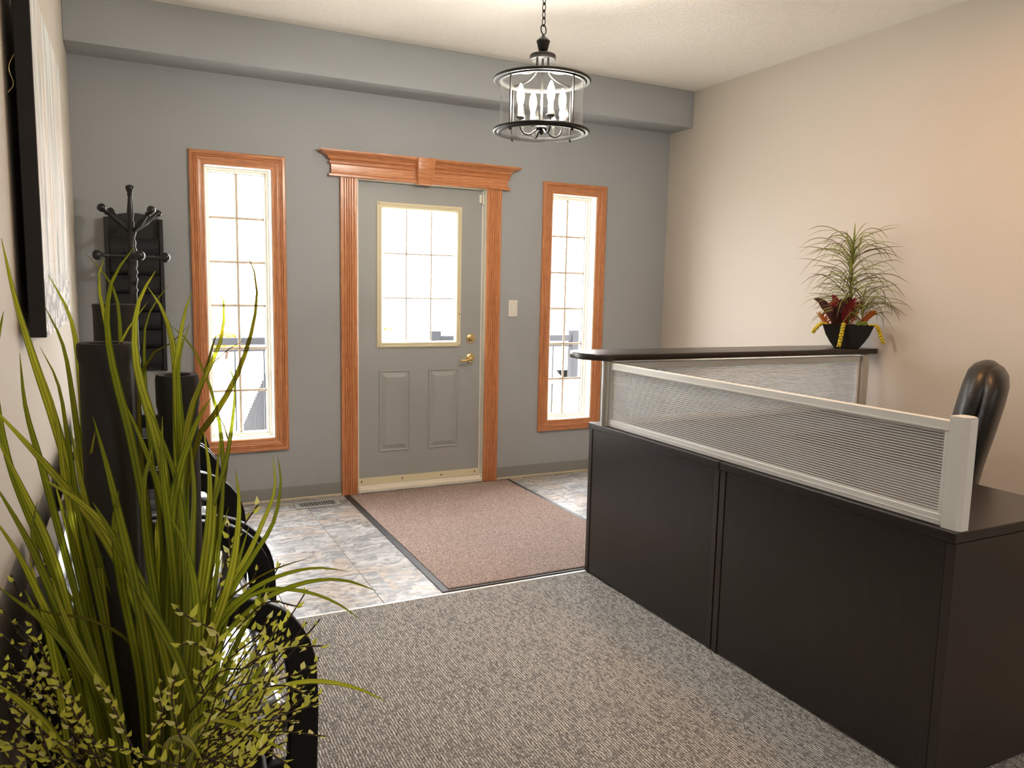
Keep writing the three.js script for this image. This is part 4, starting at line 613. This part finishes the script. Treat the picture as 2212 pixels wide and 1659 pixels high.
// ---------- tall grass arrangement in the foreground ----------
{
  const o = thing('grass_arrangement', 'tall floor planter of yellow green grass, leafy twigs and black vase tubes', 'floor plant', [-1.235, 0.0035, 3.68]);
  const G = (g) => g.translate(1.235, -0.0035, -3.68);
  M('planter', lathe([[0, 0], [0.13, 0], [0.135, 0.006], [0.165, 0.4], [0.178, 0.54], [0.182, 0.55], [0.172, 0.55], [0.166, 0.52], [0, 0.52]], 40), potBlack, o);
  M('moss', new THREE.SphereGeometry(1, 28, 10, 0, 6.2832, 0, 1.5708).scale(0.164, 0.035, 0.164).translate(0, 0.52, 0), soil, o);
  const vase = (x, z, r, top, lip) => { const b = 0.5, p = [[0, b], [r, b], [r, top - lip - 0.03], [r * (lip ? 0.985 : 1), top - lip - 0.012]]; if (lip) p.push([r * 1.06, top - lip], [r * 1.07, top - 0.008]); p.push([r * 1.03, top - 0.001], [r * 0.98, top], [r * 0.66, top - 0.001], [r * 0.64, top - 0.006], [r * 0.62, top - 0.3], [0, top - 0.3]); return toCreasedNormals(G(lathe(p, 40).translate(x, 0, z)), 0.6); };
  M('vase_tube', vase(-1.265, 3.51, 0.0345, 1.352, 0), tubeBlack, o);
  M('vase_tube', vase(-1.278, 3.672, 0.038, 1.297, 0.022), tubeBlack, o);
  M('vase_tube', vase(-1.176, 3.638, 0.0315, 1.241, 0.05), tubeBlack, o);
  for (const b of BLADES) {
    const pts = []; for (let i = 2; i < b.length; i += 3) pts.push(V(b[i], b[i + 1], b[i + 2]));
    M('grass_blade', G(ribbon(pts, b[0] / 950, { seg: 26, fold: 0.28, face: V(0.3 + rr(-0.5, 0.5), rr(-0.2, 0.2), 1), tip: 0.05 })), bladeMats[b[1]], o);
  }
  for (let k = 0; k < 46; k++) {                                    // upright blades filling the clump
    const a = rnd() * 6.2832, r = rr(0.02, 0.12), h = rr(0.25, 0.55), lean = rr(0.02, 0.12), bxp = -1.235 + Math.cos(a) * r, bz = 3.68 + Math.sin(a) * r * 1.1, P = (t) => V(Math.max(-1.465, bxp + Math.cos(a) * lean * t * t), 0.55 + h * t, bz + Math.sin(a) * lean * t * t);
    M('grass_blade', G(ribbon([P(1), P(0.75), P(0.5), P(0.2), P(0)], rr(0.008, 0.014), { seg: 12, fold: 0.28, face: V(rr(-0.6, 0.6), 0, 1), tip: 0.05 })), bladeMats[k % 3 === 0 ? 0 : 1], o);
  }
  // leafy twigs: stems with small pointed leaves
  const leafGeo = (() => { const g = new THREE.BufferGeometry(), q = [[0, 0, 0], [0.0042, 0.006, 0.0016], [0.0048, 0.0105, 0.0018], [0, 0.011, 0], [-0.0048, 0.0105, 0.0018], [-0.0042, 0.006, 0.0016], [0, 0.023, -0.003]]; g.setAttribute('position', new THREE.Float32BufferAttribute(q.flat(), 3)); g.setAttribute('uv', new THREE.Float32BufferAttribute(q.map(([x, y]) => [x * 40, y * 40]).flat(), 2)); g.setIndex([0, 1, 3, 1, 2, 3, 2, 6, 3, 3, 6, 4, 3, 4, 5, 3, 5, 0]); g.computeVertexNormals(); return g; })();
  const rest = []; let shown = 0; const q = new THREE.Quaternion();
  const sprig = (pts, n, size) => {
    const c = new THREE.CatmullRomCurve3(pts), s = M('leafy_twig', G(new THREE.TubeGeometry(c, 14, 0.0013, 5, false)), twig, o);
    for (let k = 0; k < n; k++) {
      const t = 0.25 + 0.75 * (k + 0.5) / n, p = c.getPointAt(Math.min(1, t)), tan = c.getTangentAt(Math.min(1, t)), a = k * 2.1 + rnd(), side = V(Math.cos(a), rr(-0.2, 0.6), Math.sin(a)), d = tan.clone().multiplyScalar(k === n - 1 ? 2 : 0.8).add(side).normalize(), sc = size * rr(0.7, 1.25);
      q.setFromUnitVectors(Y, d); p.x = Math.max(p.x, -1.47);
      if (shown < 290) { const l = M('leaf', leafGeo, leafMats[shown % 3], s); l.position.set(p.x + 1.235, p.y - 0.0035, p.z - 3.68); l.quaternion.copy(q); l.scale.setScalar(sc); shown++; } else rest.push(G(leafGeo.clone().scale(sc, sc, sc).applyQuaternion(q).translate(p.x, p.y, p.z)));
    }
  };
  for (const t of TWIGS) { const pts = []; for (let i = 2; i < t.length; i += 3) pts.push(V(t[i], t[i + 1], t[i + 2])); sprig(pts, t[0], t[1]); }
  for (let k = 0; k < 110; k++) {
    const a = rnd() * 6.2832, r = rr(0.06, 0.15), L = rr(0.14, 0.3), b = V(-1.235 + Math.cos(a) * r, 0.55, 3.68 + Math.sin(a) * r), e = V(Math.max(-1.46, b.x + Math.cos(a) * L * 0.6), 0.55 + L * rr(0.5, 1.3), b.z + Math.sin(a) * L * 0.6);
    sprig([b, b.clone().lerp(e, 0.5).add(V(rr(-0.02, 0.02), 0.02, rr(-0.02, 0.02))), e], 11, 0.66);
  }
  if (rest.length) M('leaf_mass', merge(rest), leafMats[0], o).userData.kind = 'stuff';
}

// ---------- outside the door ----------
{
  const pale = mat('pale concrete', { color: C('#e2dfd8'), roughness: 0.9 }), black = mat('black rail paint', { physical: true, color: C('#2a2a2c'), roughness: 0.8, specularIntensity: 0.15 }), siding = mat('pale siding', { color: C('#d6d2c8'), roughness: 0.8 }), lawn = mat('lawn', { color: C('#8fa02c'), roughness: 1 }), asphalt = mat('pale paving', { color: C('#dedbd4'), roughness: 0.95 }), wood = mat('weathered box', { color: C('#6e5a50'), roughness: 0.9 }), tyre = mat('tyre', { physical: true, color: C('#161616'), roughness: 0.9, specularIntensity: 0.1 }), white = mat('white car paint', { color: C('#dcdcda'), roughness: 0.35 }), tinted = mat('dark car glass', { color: C('#202428'), roughness: 0.4 }), gold = mat('autumn foliage', { color: C('#a9852a'), roughness: 1 }), hall = mat('house roof', { color: C('#7c7a78'), roughness: 0.9 });
  const ground = structure('ground_outside', 'pale pavement outside the entrance');
  M('paving', span(-30, 40, -0.6, -0.45, -45, -T - 0.001, 0), asphalt, ground);
  const g2 = new THREE.Group(); g2.name = 'lawn_strip'; g2.userData = { label: 'bright green lawn strip beyond the porch', category: 'lawn', kind: 'stuff' }; scene.add(g2); M('turf', span(3.2, 9, -0.449, -0.43, -6.3, -4.4, 0), lawn, g2);
  const porch = thing('entrance_porch', 'pale concrete porch slab with steps outside the door', 'porch', [0, -0.45, 0]);
  M('slab', span(-3, 5, 0, 0.42, -1.75, -T - 0.002, 0.01), pale, porch);
  for (let k = 0; k < 2; k++) M('step', span(0.1, 1.2, 0.0, 0.28 - k * 0.14, -2.05 - k * 0.3, -1.752 - k * 0.3, 0.008), pale, porch);
  const railing = (label, x0, x1) => {
    const r = thing('porch_railing', label, 'railing', [0, -0.03, -1.6], 'black porch railings');
    M('top_rail', merge([span(x0, x1, 0.925, 0.985, -0.03, 0.03, 0.008), span(x0, x1, 0.87, 0.9, -0.015, 0.015, 0.004)]), black, r); M('foot_rail', span(x0, x1, 0.08, 0.11, -0.015, 0.015, 0.004), black, r);
    for (let x = x0 + 0.1; x < x1 - 0.05; x += 0.228) M('baluster', span(x - 0.006, x + 0.006, 0.11, 0.87, -0.006, 0.006, 0), black, r);
    for (const x of [x0, x1]) M('newel_post', span(x - 0.045, x + 0.045, 0, 1.03, -0.045, 0.045, 0.006), black, r);
  };
  railing('black porch railing seen through the window beside the coat rack', -2.62, 0.03);
  railing('black porch railing right of the steps, outside the door glass', 1.262, 2.74);
  const st = thing('stair_railing', 'sloping pale handrail over close black balusters outside the window', 'railing', [-0.2, -0.45, -1.79]);
  M('handrail', along(bx(0.04, 1.9, 0.04, 0, 0.95, 0, 0.006), V(0, 1.11, 0.015), V(0, -0.42, -0.907)), pale, st);
  for (let k = 0; k < 18; k++) { const d = k * 0.085; M('baluster', span(-0.006, 0.006, 0.02, 1.09 - d * 0.463, -d - 0.006, -d + 0.006, 0), black, st); }
  const pb = thing('planter_box', 'weathered brown planter box on the porch outside the far window', 'planter', [2.36, -0.03, -1.0]);
  M('box', merge([span(-0.12, 0.12, 0.1, 0.6, -0.12, 0.12, 0.01), span(-0.135, 0.135, 0.57, 0.61, -0.135, 0.135, 0.006)]), wood, pb); M('plinth', span(-0.13, 0.13, 0, 0.1, -0.13, 0.13, 0.006), pale, pb);
  const tr = thing('pickup_truck', 'white pickup truck parked outside with dark tyres', 'truck', [5.3, -0.45, -7.8]);
  M('body', merge([flatShape([[-2.4, 0.42], [2.6, 0.42], [2.6, 0.8], [2.4, 1.02], [1.2, 1.08], [-2.4, 1.05]], 1.8, 0.04)]), white, tr);
  M('cab', flatShape([[-1.0, 1.05], [1.2, 1.05], [0.5, 1.62], [-0.9, 1.65]], 1.62, 0.05), white, tr);
  for (const s of [-1, 1]) { M('side_window', flatShape([[-0.8, 1.12], [0.85, 1.12], [0.42, 1.55], [-0.75, 1.58]], 0.02).translate(0, 0, s * 0.815), tinted, tr); for (const x of [-1.6, 1.65]) { const w = M('wheel', new THREE.TorusGeometry(0.3, 0.11, 12, 32).translate(x - 1.4 + 1.4, 0.41, s * 0.84), tyre, tr); M('hub', new THREE.CylinderGeometry(0.2, 0.2, 0.1, 20).rotateX(Math.PI / 2).translate(x, 0.41, s * 0.86), white, w); } }
  const nb = thing('neighbour_building', 'pale building across the road with a gabled roof and sign', 'building', [0, -0.45, -24]);
  M('wall', span(-7, 12, 0, 5.6, -3, 0, 0), siding, nb); M('roof', flatShape([[-7.4, 5.6], [12.4, 5.6], [2.5, 8.6]], 3.4, 0).translate(0, 0, -1.5), hall, nb);
  for (let k = 0; k < 5; k++) { const w = M('window', span(-5.6 + k * 3.5, -4.2 + k * 3.5, 1.2, 2.6, 0, 0.06, 0), white, nb); M('pane', span(-5.5 + k * 3.5, -4.3 + k * 3.5, 1.3, 2.5, 0.06, 0.065, 0), siding, w); }
  {
    const cv = document.createElement('canvas'); cv.width = 256; cv.height = 64; const x = cv.getContext('2d'); x.fillStyle = '#e8e6e0'; x.fillRect(0, 0, 256, 64); x.fillStyle = '#5c5a58'; x.font = '46px sans-serif'; x.fillText('IIIIJG EI', 24, 48);
    const t = new THREE.CanvasTexture(cv); t.colorSpace = THREE.SRGBColorSpace; M('sign_board', new THREE.PlaneGeometry(1.6, 0.4).translate(3.5, 3.1, 0.02), mat('sign print', { map: t, roughness: 0.7 }), nb);
  }
  for (const [x, z, s, label] of [[0.9, -15, 0.5, 'large yellow autumn shrub across the pavement, seen past the coat rack'], [5.6, -17, 0.5, 'low yellow autumn shrub across the pavement, seen through the door glass']]) {
    const h = thing('autumn_shrub', label, 'shrub', [x, -0.45, z], 'yellow shrubs across the road'), gs = [];
    for (let k = 0; k < 320; k++) { const a = rnd() * 6.28, b = Math.acos(rr(-0.3, 1)), r = s * (0.6 + 0.4 * rnd()); gs.push(leafGeoBig.clone().rotateX(rnd() * 6).rotateY(rnd() * 6).translate(Math.sin(b) * Math.cos(a) * r, s * 0.6 + Math.cos(b) * r * 0.7, Math.sin(b) * Math.sin(a) * r)); }
    M('foliage', merge(gs), gold, h); M('stem', tube([V(0, 0, 0), V(0.03, s * 0.4, 0), V(0, s * 0.8, 0.02)], 0.04, 8, 6), twig, h);
  }
}

scene.traverse((o) => { if (o.isMesh) { o.castShadow = true; o.receiveShadow = true; } });
renderer.render(scene, camera);
